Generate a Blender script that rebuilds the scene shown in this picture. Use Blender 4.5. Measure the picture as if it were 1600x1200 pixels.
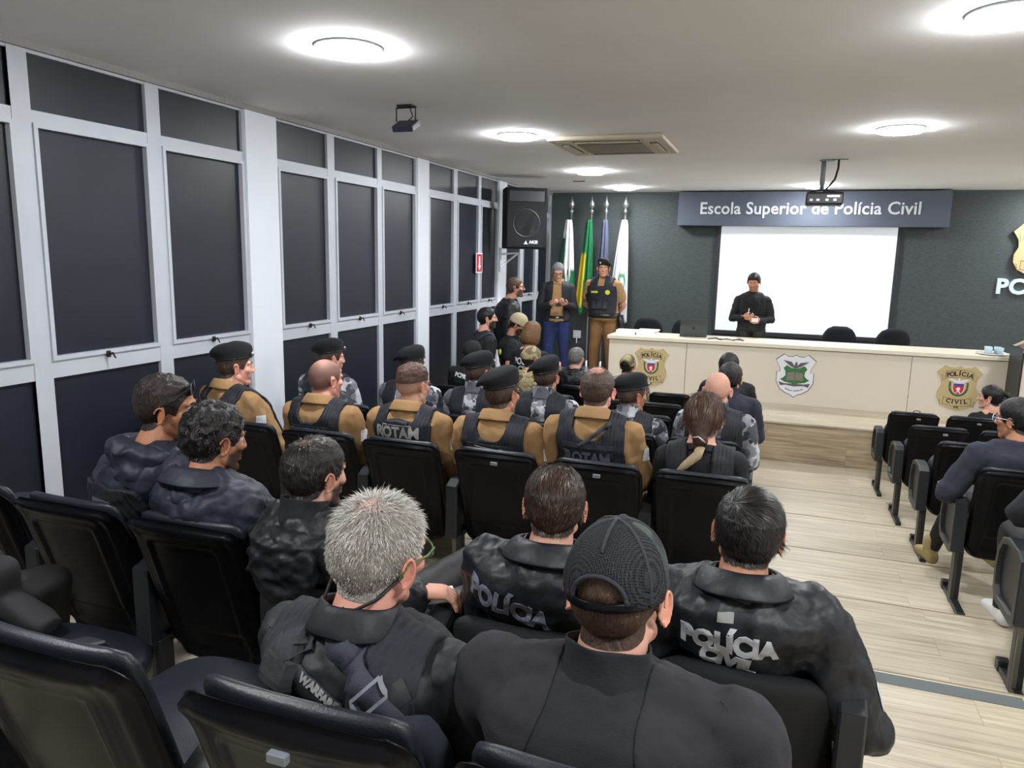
import bpy, bmesh, math, random
import numpy as np
from mathutils import Vector, Matrix, noise
from mathutils.bvhtree import BVHTree
random.seed(7); RNG = np.random.default_rng(11)
for o in list(bpy.data.objects): bpy.data.objects.remove(o)
S = bpy.context.scene
COL = S.collection
PI = math.pi

# ---------------------------------------------------------------- camera, world, exposure
# world frame: camera lens at the origin, +Y towards the front wall, +X right, +Z up, metres
FPX = 1168.0
cam_d = bpy.data.cameras.new('camera'); cam = bpy.data.objects.new('camera', cam_d); COL.objects.link(cam)
cam_d.sensor_fit = 'HORIZONTAL'; cam_d.sensor_width = 36.0; cam_d.lens = 36.0 * FPX / 1600.0
cam_d.clip_start = 0.05; cam_d.clip_end = 60
RC = [[0.94225105, -0.076528, 0.32604665], [0.334277, 0.15520004, -0.92960843], [0.02053863, 0.98491442, 0.17181895]]
cam.matrix_world = Matrix(RC).to_4x4()
S.camera = cam
W = bpy.data.worlds.new('world'); S.world = W; W.use_nodes = True
W.node_tree.nodes['Background'].inputs[0].default_value = (0.80, 0.86, 1.0, 1)
W.node_tree.nodes['Background'].inputs[1].default_value = 0.15
S.view_settings.view_transform = 'Standard'; S.view_settings.look = 'None'
S.view_settings.gamma = 1.0; S.view_settings.use_curve_mapping = False
S.view_settings.exposure = 0.54
LAMP_WATTS = 120.0

D = 3.45; YW = 11.52; ZC = 0.945          # left wall at x=-D, front wall, ceiling
XR = 5.6; YB = -2.4                        # right wall, back wall
ZP = -1.755; YE = 8.55; YD = 9.63          # stage: level, front edge, desk front
TIER = dict(A=-1.52, B=-1.64, C=-1.755, D=-1.87, E=-1.98, F=-2.09, G=-2.20)
EDGE = [('A', YB, 1.25), ('B', 1.25, 3.15), ('C', 3.15, 4.09), ('D', 4.09, 5.05), ('E', 5.05, 6.08), ('F', 6.08, 7.15), ('G', 7.15, YE)]
ROWY = dict(A=0.855, B=1.69, C=3.24, D=4.38, E=5.45, F=6.5, G=7.65)

# ---------------------------------------------------------------- materials
def lin(c):
    c = c / 255.0
    return c / 12.92 if c <= 0.04045 else ((c + 0.055) / 1.055) ** 2.4
def rgb(r, g, b): return (lin(r), lin(g), lin(b), 1.0)
MATS = {}
def mat(name, col, rough=0.6, metal=0.0, spec=0.5, bump=None, var=None, attr=False, coat=0.0, emit=None, sheen=0.0, sss=0.0):
    if name in MATS: return MATS[name]
    m = bpy.data.materials.new(name); m.use_nodes = True; MATS[name] = m
    nt = m.node_tree; N = nt.nodes; L = nt.links
    b = N['Principled BSDF']
    b.inputs['Base Color'].default_value = col; b.inputs['Roughness'].default_value = rough
    b.inputs['Metallic'].default_value = metal; b.inputs['Specular IOR Level'].default_value = spec
    b.inputs['Coat Weight'].default_value = coat; b.inputs['Coat Roughness'].default_value = 0.15
    b.inputs['Sheen Weight'].default_value = sheen
    if sss: b.inputs['Subsurface Weight'].default_value = sss; b.inputs['Subsurface Radius'].default_value = (0.01, 0.004, 0.002)
    if emit: b.inputs['Emission Color'].default_value = emit[0]; b.inputs['Emission Strength'].default_value = emit[1]
    tc = N.new('ShaderNodeTexCoord')
    src = None
    if attr:
        a = N.new('ShaderNodeVertexColor'); a.layer_name = 'Col'; src = a.outputs['Color']
        L.new(src, b.inputs['Base Color'])
    if var:                                   # (scale, amount)
        n = N.new('ShaderNodeTexNoise'); n.inputs['Scale'].default_value = var[0]; n.inputs['Detail'].default_value = 4
        L.new(tc.outputs['Object'], n.inputs['Vector'])
        mr = N.new('ShaderNodeMapRange'); mr.inputs['To Min'].default_value = 1 - var[1]; mr.inputs['To Max'].default_value = 1 + var[1]
        mr.inputs['From Min'].default_value = 0.3; mr.inputs['From Max'].default_value = 0.7
        L.new(n.outputs['Fac'], mr.inputs['Value'])
        mx = N.new('ShaderNodeMix'); mx.data_type = 'RGBA'; mx.blend_type = 'MULTIPLY'; mx.inputs['Factor'].default_value = 1
        if src: L.new(src, mx.inputs[6])
        else: mx.inputs[6].default_value = col
        L.new(mr.outputs['Result'], mx.inputs[7]); L.new(mx.outputs[2], b.inputs['Base Color'])
    if bump:                                  # list of (scale, strength, kind, stretch)
        prev = None
        for (sc, st, kind, stretch) in bump:
            mp = N.new('ShaderNodeMapping'); mp.inputs['Scale'].default_value = stretch
            L.new(tc.outputs['Object'], mp.inputs['Vector'])
            if kind == 'wave':
                n = N.new('ShaderNodeTexWave'); n.inputs['Scale'].default_value = sc
            elif kind == 'voronoi':
                n = N.new('ShaderNodeTexVoronoi'); n.inputs['Scale'].default_value = sc
            else:
                n = N.new('ShaderNodeTexNoise'); n.inputs['Scale'].default_value = sc; n.inputs['Detail'].default_value = 3
                if kind == 'ridge': n.noise_type = 'RIDGED_MULTIFRACTAL'
            L.new(mp.outputs[0], n.inputs['Vector'])
            bp = N.new('ShaderNodeBump'); bp.inputs['Strength'].default_value = st; bp.inputs['Distance'].default_value = 0.01
            L.new(n.outputs[0], bp.inputs['Height'])
            if prev: L.new(prev, bp.inputs['Normal'])
            prev = bp.outputs[0]
        L.new(prev, b.inputs['Normal'])
    return m
O1 = (1, 1, 1)
M_ceil = mat('ceiling_paint', rgb(240, 240, 240), 0.9, var=(1.2, 0.03))
M_white = mat('white_painted_metal', rgb(184, 189, 197), 0.45, var=(3, 0.05))
M_col = mat('column_paint', rgb(226, 232, 240), 0.6, var=(2, 0.02))
M_dark = mat('black_gloss_plastic', rgb(12, 13, 17), 0.30, spec=0.14, bump=[(400, 0.02, 'noise', O1)])
M_pad = mat('black_vinyl', rgb(27, 31, 40), 0.42, bump=[(220, 0.12, 'noise', O1)])
M_cover = mat('black_fabric', rgb(15, 17, 20), 0.85, bump=[(600, 0.12, 'noise', O1)])
M_arm = mat('black_arm_plastic', rgb(30, 34, 38), 0.42, bump=[(300, 0.1, 'noise', O1)])
M_leg = mat('dark_metal', rgb(40, 42, 44), 0.4, metal=0.3)
M_legl = mat('worn_steel', rgb(120, 118, 108), 0.4, metal=0.4)
M_silver = mat('silver_metal', rgb(190, 192, 196), 0.3, metal=0.9)
M_grey = mat('grey_plastic', rgb(120, 125, 132), 0.5)
M_black = mat('matte_black', rgb(18, 18, 20), 0.6)
M_desk = mat('cream_laminate', rgb(222, 213, 197), 0.55, var=(1.5, 0.015))
M_desktop = mat('cream_desktop', rgb(232, 224, 204), 0.4)
M_plate = mat('white_ceramic', rgb(235, 235, 235), 0.3)
M_paper = mat('paper', rgb(238, 240, 242), 0.8)
M_sign = mat('sign_slate', rgb(86, 93, 106), 0.6, spec=0.3)
M_signtext = mat('sign_letters', rgb(215, 220, 226), 0.5)
M_blueletter = mat('pale_blue_letters', rgb(205, 222, 235), 0.5)
M_screen = mat('projected_screen', rgb(225, 229, 233), 0.9, emit=((0.86, 0.93, 1.0, 1), 0.22))
M_screenframe = mat('screen_frame', rgb(38, 42, 50), 0.5)
M_lamp = mat('lamp_diffuser', rgb(255, 255, 255), 0.5, emit=((0.95, 0.97, 1.0, 1), LAMP_WATTS))
M_acs = mat('air_conditioner_plastic', rgb(200, 190, 168), 0.4)
M_acd = mat('air_conditioner_slots', rgb(70, 62, 52), 0.6)
M_acg = mat('air_conditioner_grille', rgb(140, 132, 115), 0.6, bump=[(60, 0.4, 'wave', O1)])
M_gold = mat('badge_gold', rgb(200, 180, 134), 0.45, metal=0.1)
M_golddk = mat('badge_line', rgb(120, 104, 66), 0.5)
M_ink = mat('badge_ink', rgb(50, 42, 30), 0.6)
M_red = mat('badge_red', rgb(205, 44, 52), 0.5)
M_blue = mat('badge_blue', rgb(60, 76, 150), 0.5)
M_green = mat('badge_green', rgb(52, 92, 44), 0.6)
M_wh = mat('badge_white', rgb(232, 232, 240), 0.5)
M_greymk = mat('badge_grey', rgb(92, 88, 96), 0.6)
M_book = mat('badge_book', rgb(128, 124, 112), 0.6)
M_redsign = mat('red_sign', rgb(196, 30, 40), 0.5)
M_strip = mat('grey_tape', rgb(88, 94, 94), 0.7)
M_khaki = mat('khaki_cotton', rgb(158, 123, 82), 0.85, bump=[(14, 0.35, 'noise', (1, 1, 0.5)), (400, 0.1, 'noise', O1)])
M_brownpant = mat('brown_trouser_cotton', rgb(134, 98, 60), 0.85, bump=[(12, 0.4, 'noise', (1, 1, 0.35))])
M_jeans = mat('blue_denim', rgb(30, 44, 92), 0.85, bump=[(14, 0.3, 'noise', (1, 1, 0.5))], var=(9, 0.2))
M_nylon = mat('black_nylon', rgb(24, 27, 34), 0.5, bump=[(9, 0.5, 'noise', (1, 1, 0.6)), (38, 0.25, 'noise', (1, 0.6, 1))])
M_crinkle = mat('crinkled_black_nylon', rgb(22, 24, 29), 0.5, bump=[(26, 1.0, 'ridge', O1), (12, 0.5, 'noise', O1)])
M_navy = mat('navy_nylon', rgb(33, 38, 52), 0.6, bump=[(9, 0.5, 'noise', (1, 1, 0.7)), (34, 0.35, 'ridge', (1, 0.7, 1))])
M_knit = mat('charcoal_knit', rgb(29, 31, 36), 0.9, bump=[(13, 0.3, 'noise', (1, 1, 0.5)), (500, 0.25, 'noise', O1)])
M_knit2 = mat('black_sleeve_knit', rgb(34, 34, 40), 0.9, bump=[(12, 0.3, 'noise', O1), (500, 0.2, 'noise', O1)])
M_sweat = mat('navy_sweater', rgb(42, 46, 58), 0.9, bump=[(10, 0.3, 'noise', O1), (300, 0.15, 'noise', O1)])
M_tee = mat('black_cotton', rgb(20, 21, 25), 0.85, bump=[(14, 0.3, 'noise', O1)])
M_shirtblk = mat('black_shirt', rgb(22, 24, 28), 0.6, bump=[(20, 0.5, 'noise', (1, 1, 0.6))])
M_vest = mat('black_vest_nylon', rgb(24, 27, 36), 0.75, bump=[(90, 0.25, 'wave', (0.2, 0.2, 1)), (500, 0.2, 'noise', O1)])
M_web = mat('black_webbing', rgb(40, 43, 50), 0.7, bump=[(700, 0.3, 'noise', O1)])
M_beret = mat('black_felt', rgb(15, 17, 23), 0.9, sheen=0.0, bump=[(300, 0.2, 'noise', O1)])
M_leather = mat('black_leather', rgb(20, 19, 20), 0.35)
M_boot = mat('black_suede', rgb(30, 30, 32), 0.8)
M_tan = mat('tan_suede', rgb(160, 140, 95), 0.8)
M_capcloth = mat('beige_cap_cloth', rgb(184, 172, 140), 0.85)
M_capblack = mat('black_cap_cloth', rgb(16, 16, 19), 0.85)
M_reflect = mat('reflective_print', rgb(205, 208, 214), 0.6)
M_reflectd = mat('worn_reflective_print', rgb(128, 133, 150), 0.5, var=(60, 0.25))
M_patchgrey = mat('vest_patch_grey', rgb(150, 150, 148), 0.7)
M_patchdim = mat('vest_patch_dim', rgb(84, 88, 102), 0.7)
M_patchbk = mat('vest_patch_back', rgb(52, 54, 58), 0.8)
M_patchwh = mat('white_flag_patch', rgb(215, 220, 222), 0.7)
M_yellow = mat('yellow_patch', rgb(205, 205, 60), 0.7)
M_rubber = mat('white_rubber', rgb(225, 225, 225), 0.6)
M_glassfr = mat('dark_glasses', rgb(16, 16, 18), 0.5, spec=0.2)
M_lens = mat('smoked_lens', rgb(70, 74, 82), 0.05, spec=0.8)
M_oliv = mat('olive_frame', rgb(86, 110, 60), 0.35)
M_clear = mat('clear_frame', rgb(205, 205, 215), 0.2)
M_eye = mat('eye_white', rgb(205, 195, 188), 0.7, spec=0.2)
M_iris = mat('iris', rgb(35, 24, 18), 0.2)
M_skin = mat('skin', rgb(200, 150, 125), 0.55, attr=True, spec=0.4, bump=[(300, 0.08, 'noise', O1)])
M_cloth = mat('coloured_cloth', rgb(200, 200, 200), 0.8, attr=True)
M_glass = mat('tinted_cup', rgb(186, 208, 218), 0.15)
M_cable = mat('cable_black', rgb(24, 22, 22), 0.6)
M_laptop = mat('laptop_grey', rgb(82, 86, 90), 0.35, metal=0.6)
M_officefab = mat('office_chair_fabric', rgb(28, 30, 38), 0.95, bump=[(200, 0.2, 'noise', O1)])
M_strapgold = mat('silver_hair_clip', rgb(210, 205, 200), 0.2, metal=0.8)
M_blonde = mat('blonde_hair', rgb(185, 165, 130), 0.5, bump=[(60, 0.5, 'wave', O1)])

def camo(name, cols, scale):
    m = bpy.data.materials.new(name); m.use_nodes = True
    nt = m.node_tree; N = nt.nodes; L = nt.links; b = N['Principled BSDF']; b.inputs['Roughness'].default_value = 0.85
    tc = N.new('ShaderNodeTexCoord'); cur = None
    for i, c in enumerate(cols):
        if i == 0:
            cur = None; first = c; continue
        n = N.new('ShaderNodeTexNoise'); n.inputs['Scale'].default_value = scale; n.inputs['Detail'].default_value = 1.5
        mp = N.new('ShaderNodeMapping'); mp.inputs['Location'].default_value = (i * 7.3, i * 3.1, i * 5.7)
        L.new(tc.outputs['Object'], mp.inputs[0]); L.new(mp.outputs[0], n.inputs['Vector'])
        gt = N.new('ShaderNodeMath'); gt.operation = 'GREATER_THAN'; gt.inputs[1].default_value = 0.53
        L.new(n.outputs['Fac'], gt.inputs[0])
        mx = N.new('ShaderNodeMix'); mx.data_type = 'RGBA'
        L.new(gt.outputs[0], mx.inputs['Factor'])
        if cur: L.new(cur, mx.inputs[6])
        else: mx.inputs[6].default_value = first
        mx.inputs[7].default_value = c; cur = mx.outputs[2]
    L.new(cur, b.inputs['Base Color'])
    n = N.new('ShaderNodeTexNoise'); n.inputs['Scale'].default_value = 16
    L.new(tc.outputs['Object'], n.inputs['Vector'])
    bp = N.new('ShaderNodeBump'); bp.inputs['Strength'].default_value = 0.4; bp.inputs['Distance'].default_value = 0.01
    L.new(n.outputs['Fac'], bp.inputs['Height']); L.new(bp.outputs[0], b.inputs['Normal'])
    return m
M_urban = camo('grey_camouflage', [rgb(130, 132, 140), rgb(45, 47, 54), rgb(190, 192, 198), rgb(84, 86, 94)], 14)
M_multi = camo('green_camouflage', [rgb(150, 138, 100), rgb(112, 108, 76), rgb(172, 160, 122), rgb(104, 90, 64)], 15)
M_capcamo = camo('dark_camouflage', [rgb(46, 52, 54), rgb(34, 40, 38), rgb(66, 74, 68), rgb(26, 28, 32)], 11)

def wood(name, tint, plank_w, plank_l, along='X', vertical=False):
    m = bpy.data.materials.new(name); m.use_nodes = True
    nt = m.node_tree; N = nt.nodes; L = nt.links; b = N['Principled BSDF']; b.inputs['Roughness'].default_value = 0.38
    b.inputs['Specular IOR Level'].default_value = 0.4
    tc = N.new('ShaderNodeTexCoord')
    sep = N.new('ShaderNodeSeparateXYZ'); L.new(tc.outputs['Object'], sep.inputs[0])
    cmb = N.new('ShaderNodeCombineXYZ')
    L.new(sep.outputs['X'], cmb.inputs['X'])
    L.new(sep.outputs['Z' if vertical else 'Y'], cmb.inputs['Y'])
    br = N.new('ShaderNodeTexBrick'); br.inputs['Scale'].default_value = 1.0
    br.inputs['Brick Width'].default_value = plank_l; br.inputs['Row Height'].default_value = plank_w
    br.inputs['Mortar Size'].default_value = 0.0012; br.inputs['Mortar Smooth'].default_value = 0.3; br.offset = 0.37
    br.inputs['Color1'].default_value = (0.25, 0.25, 0.25, 1); br.inputs['Color2'].default_value = (0.9, 0.9, 0.9, 1)
    br.inputs['Mortar'].default_value = (0.1, 0.1, 0.1, 1)
    L.new(cmb.outputs[0], br.inputs['Vector'])
    mp = N.new('ShaderNodeMapping'); mp.inputs['Scale'].default_value = (1.1, 22, 1)
    add = N.new('ShaderNodeVectorMath'); add.operation = 'ADD'
    L.new(cmb.outputs[0], add.inputs[0])
    sc = N.new('ShaderNodeVectorMath'); sc.operation = 'SCALE'; sc.inputs['Scale'].default_value = 3.0
    L.new(br.outputs['Color'], sc.inputs[0]); L.new(sc.outputs[0], add.inputs[1])
    L.new(add.outputs[0], mp.inputs[0])
    n = N.new('ShaderNodeTexNoise'); n.inputs['Scale'].default_value = 1.6; n.inputs['Detail'].default_value = 6; n.inputs['Roughness'].default_value = 0.6
    n.inputs['Distortion'].default_value = 0.6
    L.new(mp.outputs[0], n.inputs['Vector'])
    cr = N.new('ShaderNodeValToRGB'); e = cr.color_ramp.elements
    e[0].position = 0.30; e[0].color = tint[0]; e[1].position = 0.72; e[1].color = tint[2]
    k = e.new(0.5); k.color = tint[1]
    L.new(n.outputs['Fac'], cr.inputs[0])
    mr = N.new('ShaderNodeMapRange'); mr.inputs['To Min'].default_value = 0.86; mr.inputs['To Max'].default_value = 1.08
    L.new(br.outputs['Color'], mr.inputs['Value'])
    mx = N.new('ShaderNodeMix'); mx.data_type = 'RGBA'; mx.blend_type = 'MULTIPLY'; mx.inputs['Factor'].default_value = 1
    L.new(cr.outputs[0], mx.inputs[6]); L.new(mr.outputs[0], mx.inputs[7])
    mo = N.new('ShaderNodeMix'); mo.data_type = 'RGBA'; mo.blend_type = 'MULTIPLY'
    L.new(br.outputs['Fac'], mo.inputs['Factor']); L.new(mx.outputs[2], mo.inputs[6]); mo.inputs[7].default_value = (0.62, 0.58, 0.52, 1)
    L.new(mo.outputs[2], b.inputs['Base Color'])
    return m
M_floor = wood('light_wood_planks', [rgb(158, 146, 124), rgb(188, 177, 154), rgb(206, 197, 176)], 0.18, 1.3)
M_riser = wood('riser_wood', [rgb(128, 112, 88), rgb(170, 154, 128), rgb(192, 178, 152)], 0.22, 1.3, vertical=True)

def wallpaper(name, c):
    m = bpy.data.materials.new(name); m.use_nodes = True
    nt = m.node_tree; N = nt.nodes; L = nt.links; b = N['Principled BSDF']
    b.inputs['Base Color'].default_value = c; b.inputs['Roughness'].default_value = 0.7
    tc = N.new('ShaderNodeTexCoord'); mp = N.new('ShaderNodeMapping'); mp.inputs['Scale'].default_value = (1, 1, 3.5)
    L.new(tc.outputs['Object'], mp.inputs[0])
    n = N.new('ShaderNodeTexNoise'); n.inputs['Scale'].default_value = 30; n.inputs['Detail'].default_value = 5
    L.new(mp.outputs[0], n.inputs['Vector'])
    mr = N.new('ShaderNodeMapRange'); mr.inputs['To Min'].default_value = 0.8; mr.inputs['To Max'].default_value = 1.25
    mr.inputs['From Min'].default_value = 0.3; mr.inputs['From Max'].default_value = 0.7
    L.new(n.outputs['Fac'], mr.inputs['Value'])
    mx = N.new('ShaderNodeMix'); mx.data_type = 'RGBA'; mx.blend_type = 'MULTIPLY'; mx.inputs['Factor'].default_value = 1
    mx.inputs[6].default_value = c; L.new(mr.outputs[0], mx.inputs[7]); L.new(mx.outputs[2], b.inputs['Base Color'])
    bp = N.new('ShaderNodeBump'); bp.inputs['Strength'].default_value = 0.3; bp.inputs['Distance'].default_value = 0.005
    L.new(n.outputs['Fac'], bp.inputs['Height']); L.new(bp.outputs[0], b.inputs['Normal'])
    return m
M_wallp = wallpaper('dark_green_grey_wallpaper', rgb(61, 69, 70))
M_panel = mat('black_window_film', rgb(25, 30, 41), 0.42, spec=0.4, bump=[(5, 0.12, 'noise', O1), (150, 0.05, 'noise', O1)], var=(2.5, 0.12))

# ---------------------------------------------------------------- mesh helpers
def tag(o, label=None, cat=None, group=None, kind=None):
    if label: o['label'] = label
    if cat: o['category'] = cat
    if group: o['group'] = group
    if kind: o['kind'] = kind
    return o
def mk(name, V, F, m, parent=None, smooth=False, cols=None):
    me = bpy.data.meshes.new(name)
    me.from_pydata([tuple(map(float, v)) for v in V], [], [tuple(map(int, f)) for f in F]); me.update()
    if m is not None:
        for q in (m if isinstance(m, (list, tuple)) else [m]): me.materials.append(q)
    if smooth: me.polygons.foreach_set('use_smooth', [True] * len(me.polygons))
    if cols is not None:
        a = me.color_attributes.new('Col', 'FLOAT_COLOR', 'POINT')
        c = np.ones((len(me.vertices), 4), dtype=np.float32); c[:, :3] = cols
        a.data.foreach_set('color', c.ravel())
    o = bpy.data.objects.new(name, me); COL.objects.link(o)
    if parent: o.parent = parent
    return o
def empty(name, loc=(0, 0, 0), rz=0.0):
    o = bpy.data.objects.new(name, None); COL.objects.link(o); o.location = loc; o.rotation_euler = (0, 0, rz)
    o.empty_display_size = 0.1
    return o
class MB:
    def __init__(s): s.V = []; s.F = []
    def add(s, V, F, T=None):
        n = len(s.V)
        for v in V: s.V.append(tuple(T @ Vector(v)) if T else tuple(v))
        for f in F: s.F.append(tuple(i + n for i in f))
        return s
    def box(s, x0, x1, y0, y1, z0, z1, bev=0.0, T=None):
        if bev <= 0:
            V = [(x0, y0, z0), (x1, y0, z0), (x1, y1, z0), (x0, y1, z0), (x0, y0, z1), (x1, y0, z1), (x1, y1, z1), (x0, y1, z1)]
            F = [(0, 3, 2, 1), (4, 5, 6, 7), (0, 1, 5, 4), (1, 2, 6, 5), (2, 3, 7, 6), (3, 0, 4, 7)]
            return s.add(V, F, T)
        bm = bmesh.new(); bmesh.ops.create_cube(bm, size=1)
        for v in bm.verts:
            v.co = Vector(((x0 + x1) / 2 + v.co.x * (x1 - x0), (y0 + y1) / 2 + v.co.y * (y1 - y0), (z0 + z1) / 2 + v.co.z * (z1 - z0)))
        bmesh.ops.bevel(bm, geom=bm.edges[:], offset=bev, segments=3, affect='EDGES', profile=0.5)
        V = [v.co.copy() for v in bm.verts]; F = [[v.index for v in f.verts] for f in bm.faces]; bm.free()
        return s.add(V, F, T)
    def tube(s, pts, rad, n=10, T=None, flat=1.0):
        V, F = tube(pts, rad, n, flat); return s.add(V, F, T)
    def lathe(s, prof, c=(0, 0, 0), n=24, T=None):
        V = []; F = []
        for (r, z) in prof:
            for k in range(n):
                a = 2 * PI * k / n; V.append((c[0] + r * math.cos(a), c[1] + r * math.sin(a), c[2] + z))
        for i in range(len(prof) - 1):
            for k in range(n): F.append((i * n + k, i * n + (k + 1) % n, (i + 1) * n + (k + 1) % n, (i + 1) * n + k))
        F.append(tuple(range(n))[::-1]); F.append(tuple((len(prof) - 1) * n + k for k in range(n)))
        return s.add(V, F, T)
    def prism(s, poly, y0, y1, T=None):       # polygon in xz, extruded along y (y0 = side facing -Y)
        n = len(poly)
        V = [(p[0], y0, p[1]) for p in poly] + [(p[0], y1, p[1]) for p in poly]
        F = [tuple(range(n)), tuple(range(2 * n - 1, n - 1, -1))] + [(i, i + n, (i + 1) % n + n, (i + 1) % n) for i in range(n)]
        return s.add(V, F, T)
    def build(s, name, m, parent=None, smooth=False):
        return mk(name, s.V, s.F, m, parent, smooth)
def frames(P):
    P = np.asarray(P, float); n = len(P); T = np.zeros_like(P)
    T[1:-1] = P[2:] - P[:-2]; T[0] = P[1] - P[0]; T[-1] = P[-1] - P[-2]
    T /= (np.linalg.norm(T, axis=1, keepdims=True) + 1e-9)
    ref = np.array([1., 0, 0]) if abs(T[0][0]) < 0.8 else np.array([0, 1., 0])
    A = []
    for t in T:
        a = ref - t * (ref @ t); a /= np.linalg.norm(a) + 1e-9; A.append(a); ref = a
    A = np.array(A); B = np.cross(T, A)
    return T, A, B
def tube(pts, rad, n=10, flat=1.0):
    P = np.asarray(pts, float); R = np.broadcast_to(np.asarray(rad, float), (len(P),)) if np.ndim(rad) < 2 else None
    T, A, B = frames(P); V = []; F = []
    for i in range(len(P)):
        ra, rb = (R[i], R[i] * flat) if R is not None else rad[i]
        for k in range(n):
            a = 2 * PI * k / n; V.append(P[i] + A[i] * math.cos(a) * ra + B[i] * math.sin(a) * rb)
    m = len(P)
    for i in range(m - 1):
        for k in range(n): F.append((i * n + k, i * n + (k + 1) % n, (i + 1) * n + (k + 1) % n, (i + 1) * n + k))
    F.append(tuple(range(n))[::-1]); F.append(tuple((m - 1) * n + k for k in range(n)))
    return V, F
def ell(c, r, R=None, nu=14, nv=9):
    c = np.array(c, float); V = [c + (R @ np.array([0, 0, -r[2]]) if R is not None else np.array([0, 0, -r[2]]))]; F = []
    for j in range(1, nv):
        ph = -PI / 2 + PI * j / nv
        for k in range(nu):
            a = 2 * PI * k / nu; q = np.array([r[0] * math.cos(ph) * math.cos(a), r[1] * math.cos(ph) * math.sin(a), r[2] * math.sin(ph)])
            V.append(c + (R @ q if R is not None else q))
    V.append(c + (R @ np.array([0, 0, r[2]]) if R is not None else np.array([0, 0, r[2]])))
    for k in range(nu): F.append((0, 1 + (k + 1) % nu, 1 + k))
    for j in range(nv - 2):
        for k in range(nu): F.append((1 + j * nu + k, 1 + j * nu + (k + 1) % nu, 1 + (j + 1) * nu + (k + 1) % nu, 1 + (j + 1) * nu + k))
    t = len(V) - 1
    for k in range(nu): F.append((t, 1 + (nv - 2) * nu + k, 1 + (nv - 2) * nu + (k + 1) % nu))
    return V, F
def capsule(p0, p1, r0, r1, n=12, flat=1.0):
    p0 = np.array(p0, float); p1 = np.array(p1, float); d = p1 - p0; L = np.linalg.norm(d); d = d / (L + 1e-9)
    P = []; R = []
    for a in (90, 60, 30): P.append(p0 - d * r0 * math.sin(math.radians(a)) * 0.999); R.append(max(r0 * math.cos(math.radians(a)), 0.002))
    for t in (0, 0.5, 1): P.append(p0 + d * L * t); R.append(r0 + (r1 - r0) * t)
    for a in (30, 60, 90): P.append(p1 + d * r1 * math.sin(math.radians(a)) * 0.999); R.append(max(r1 * math.cos(math.radians(a)), 0.002))
    return tube(P, R, n, flat)
def loft(rings, n=28, ex=2.3, cap=True):
    """rings: list of (centre, half width, half depth, side vector, depth vector)"""
    V = []; F = []
    for (c, a, b, sx, sy) in rings:
        c = np.array(c, float); sx = np.array(sx, float); sy = np.array(sy, float)
        for k in range(n):
            t = 2 * PI * k / n; ct, st = math.cos(t), math.sin(t)
            u = a * math.copysign(abs(ct) ** (2 / ex), ct); v = b * math.copysign(abs(st) ** (2 / ex), st)
            V.append(c + sx * u + sy * v)
    m = len(rings)
    for i in range(m - 1):
        for k in range(n): F.append((i * n + k, i * n + (k + 1) % n, (i + 1) * n + (k + 1) % n, (i + 1) * n + k))
    if cap: F.append(tuple(range(n))[::-1]); F.append(tuple((m - 1) * n + k for k in range(n)))
    return V, F
def fuse(parts, voxel, smooth=4, fac=0.5):
    """union of closed shapes into one continuous surface"""
    V = []; F = []
    for (v, f) in parts:
        n = len(V); V += [tuple(map(float, q)) for q in v]; F += [tuple(i + n for i in g) for g in f]
    me = bpy.data.meshes.new('tmp'); me.from_pydata(V, [], F)
    bm = bmesh.new(); bm.from_mesh(me); bmesh.ops.triangulate(bm, faces=[f for f in bm.faces if len(f.verts) > 4]); bmesh.ops.recalc_face_normals(bm, faces=bm.faces[:]); bm.to_mesh(me); bm.free()
    o = bpy.data.objects.new('tmp', me); COL.objects.link(o)
    r = o.modifiers.new('r', 'REMESH'); r.mode = 'VOXEL'; r.voxel_size = voxel; r.adaptivity = 0
    if smooth:
        s = o.modifiers.new('s', 'SMOOTH'); s.factor = fac; s.iterations = smooth
    dg = bpy.context.evaluated_depsgraph_get(); ev = o.evaluated_get(dg); m2 = ev.to_mesh()
    nv = len(m2.vertices); co = np.empty(nv * 3, np.float32); m2.vertices.foreach_get('co', co); co = co.reshape(-1, 3).astype(float)
    no = np.empty(nv * 3, np.float32); m2.vertices.foreach_get('normal', no); no = no.reshape(-1, 3).astype(float)
    FF = [tuple(p.vertices) for p in m2.polygons]
    ev.to_mesh_clear(); bpy.data.objects.remove(o); bpy.data.meshes.remove(me)
    return co, FF, no
def text_mesh(body, size, bold=0.0, extrude=0.0, shear=0.0, align='CENTER', space=1.0, width=1.0):
    cu = bpy.data.curves.new('t', 'FONT'); cu.body = body; cu.size = size; cu.offset = bold; cu.extrude = extrude; cu.shear = shear
    cu.align_x = align; cu.align_y = 'CENTER'; cu.space_character = space; cu.resolution_u = 3
    o = bpy.data.objects.new('t', cu); COL.objects.link(o)
    dg = bpy.context.evaluated_depsgraph_get(); me = bpy.data.meshes.new_from_object(o.evaluated_get(dg))
    V = np.array([v.co[:] for v in me.vertices]); F = [tuple(p.vertices) for p in me.polygons]
    if len(V): V[:, 0] *= width
    bpy.data.objects.remove(o); bpy.data.curves.remove(cu); bpy.data.meshes.remove(me)
    return V, F
def struct(name, mb, m, parent=None, label=None):
    o = mb.build(name, m, parent)
    if not parent: o['kind'] = 'structure'
    if label: o['label'] = label
    return o

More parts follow.
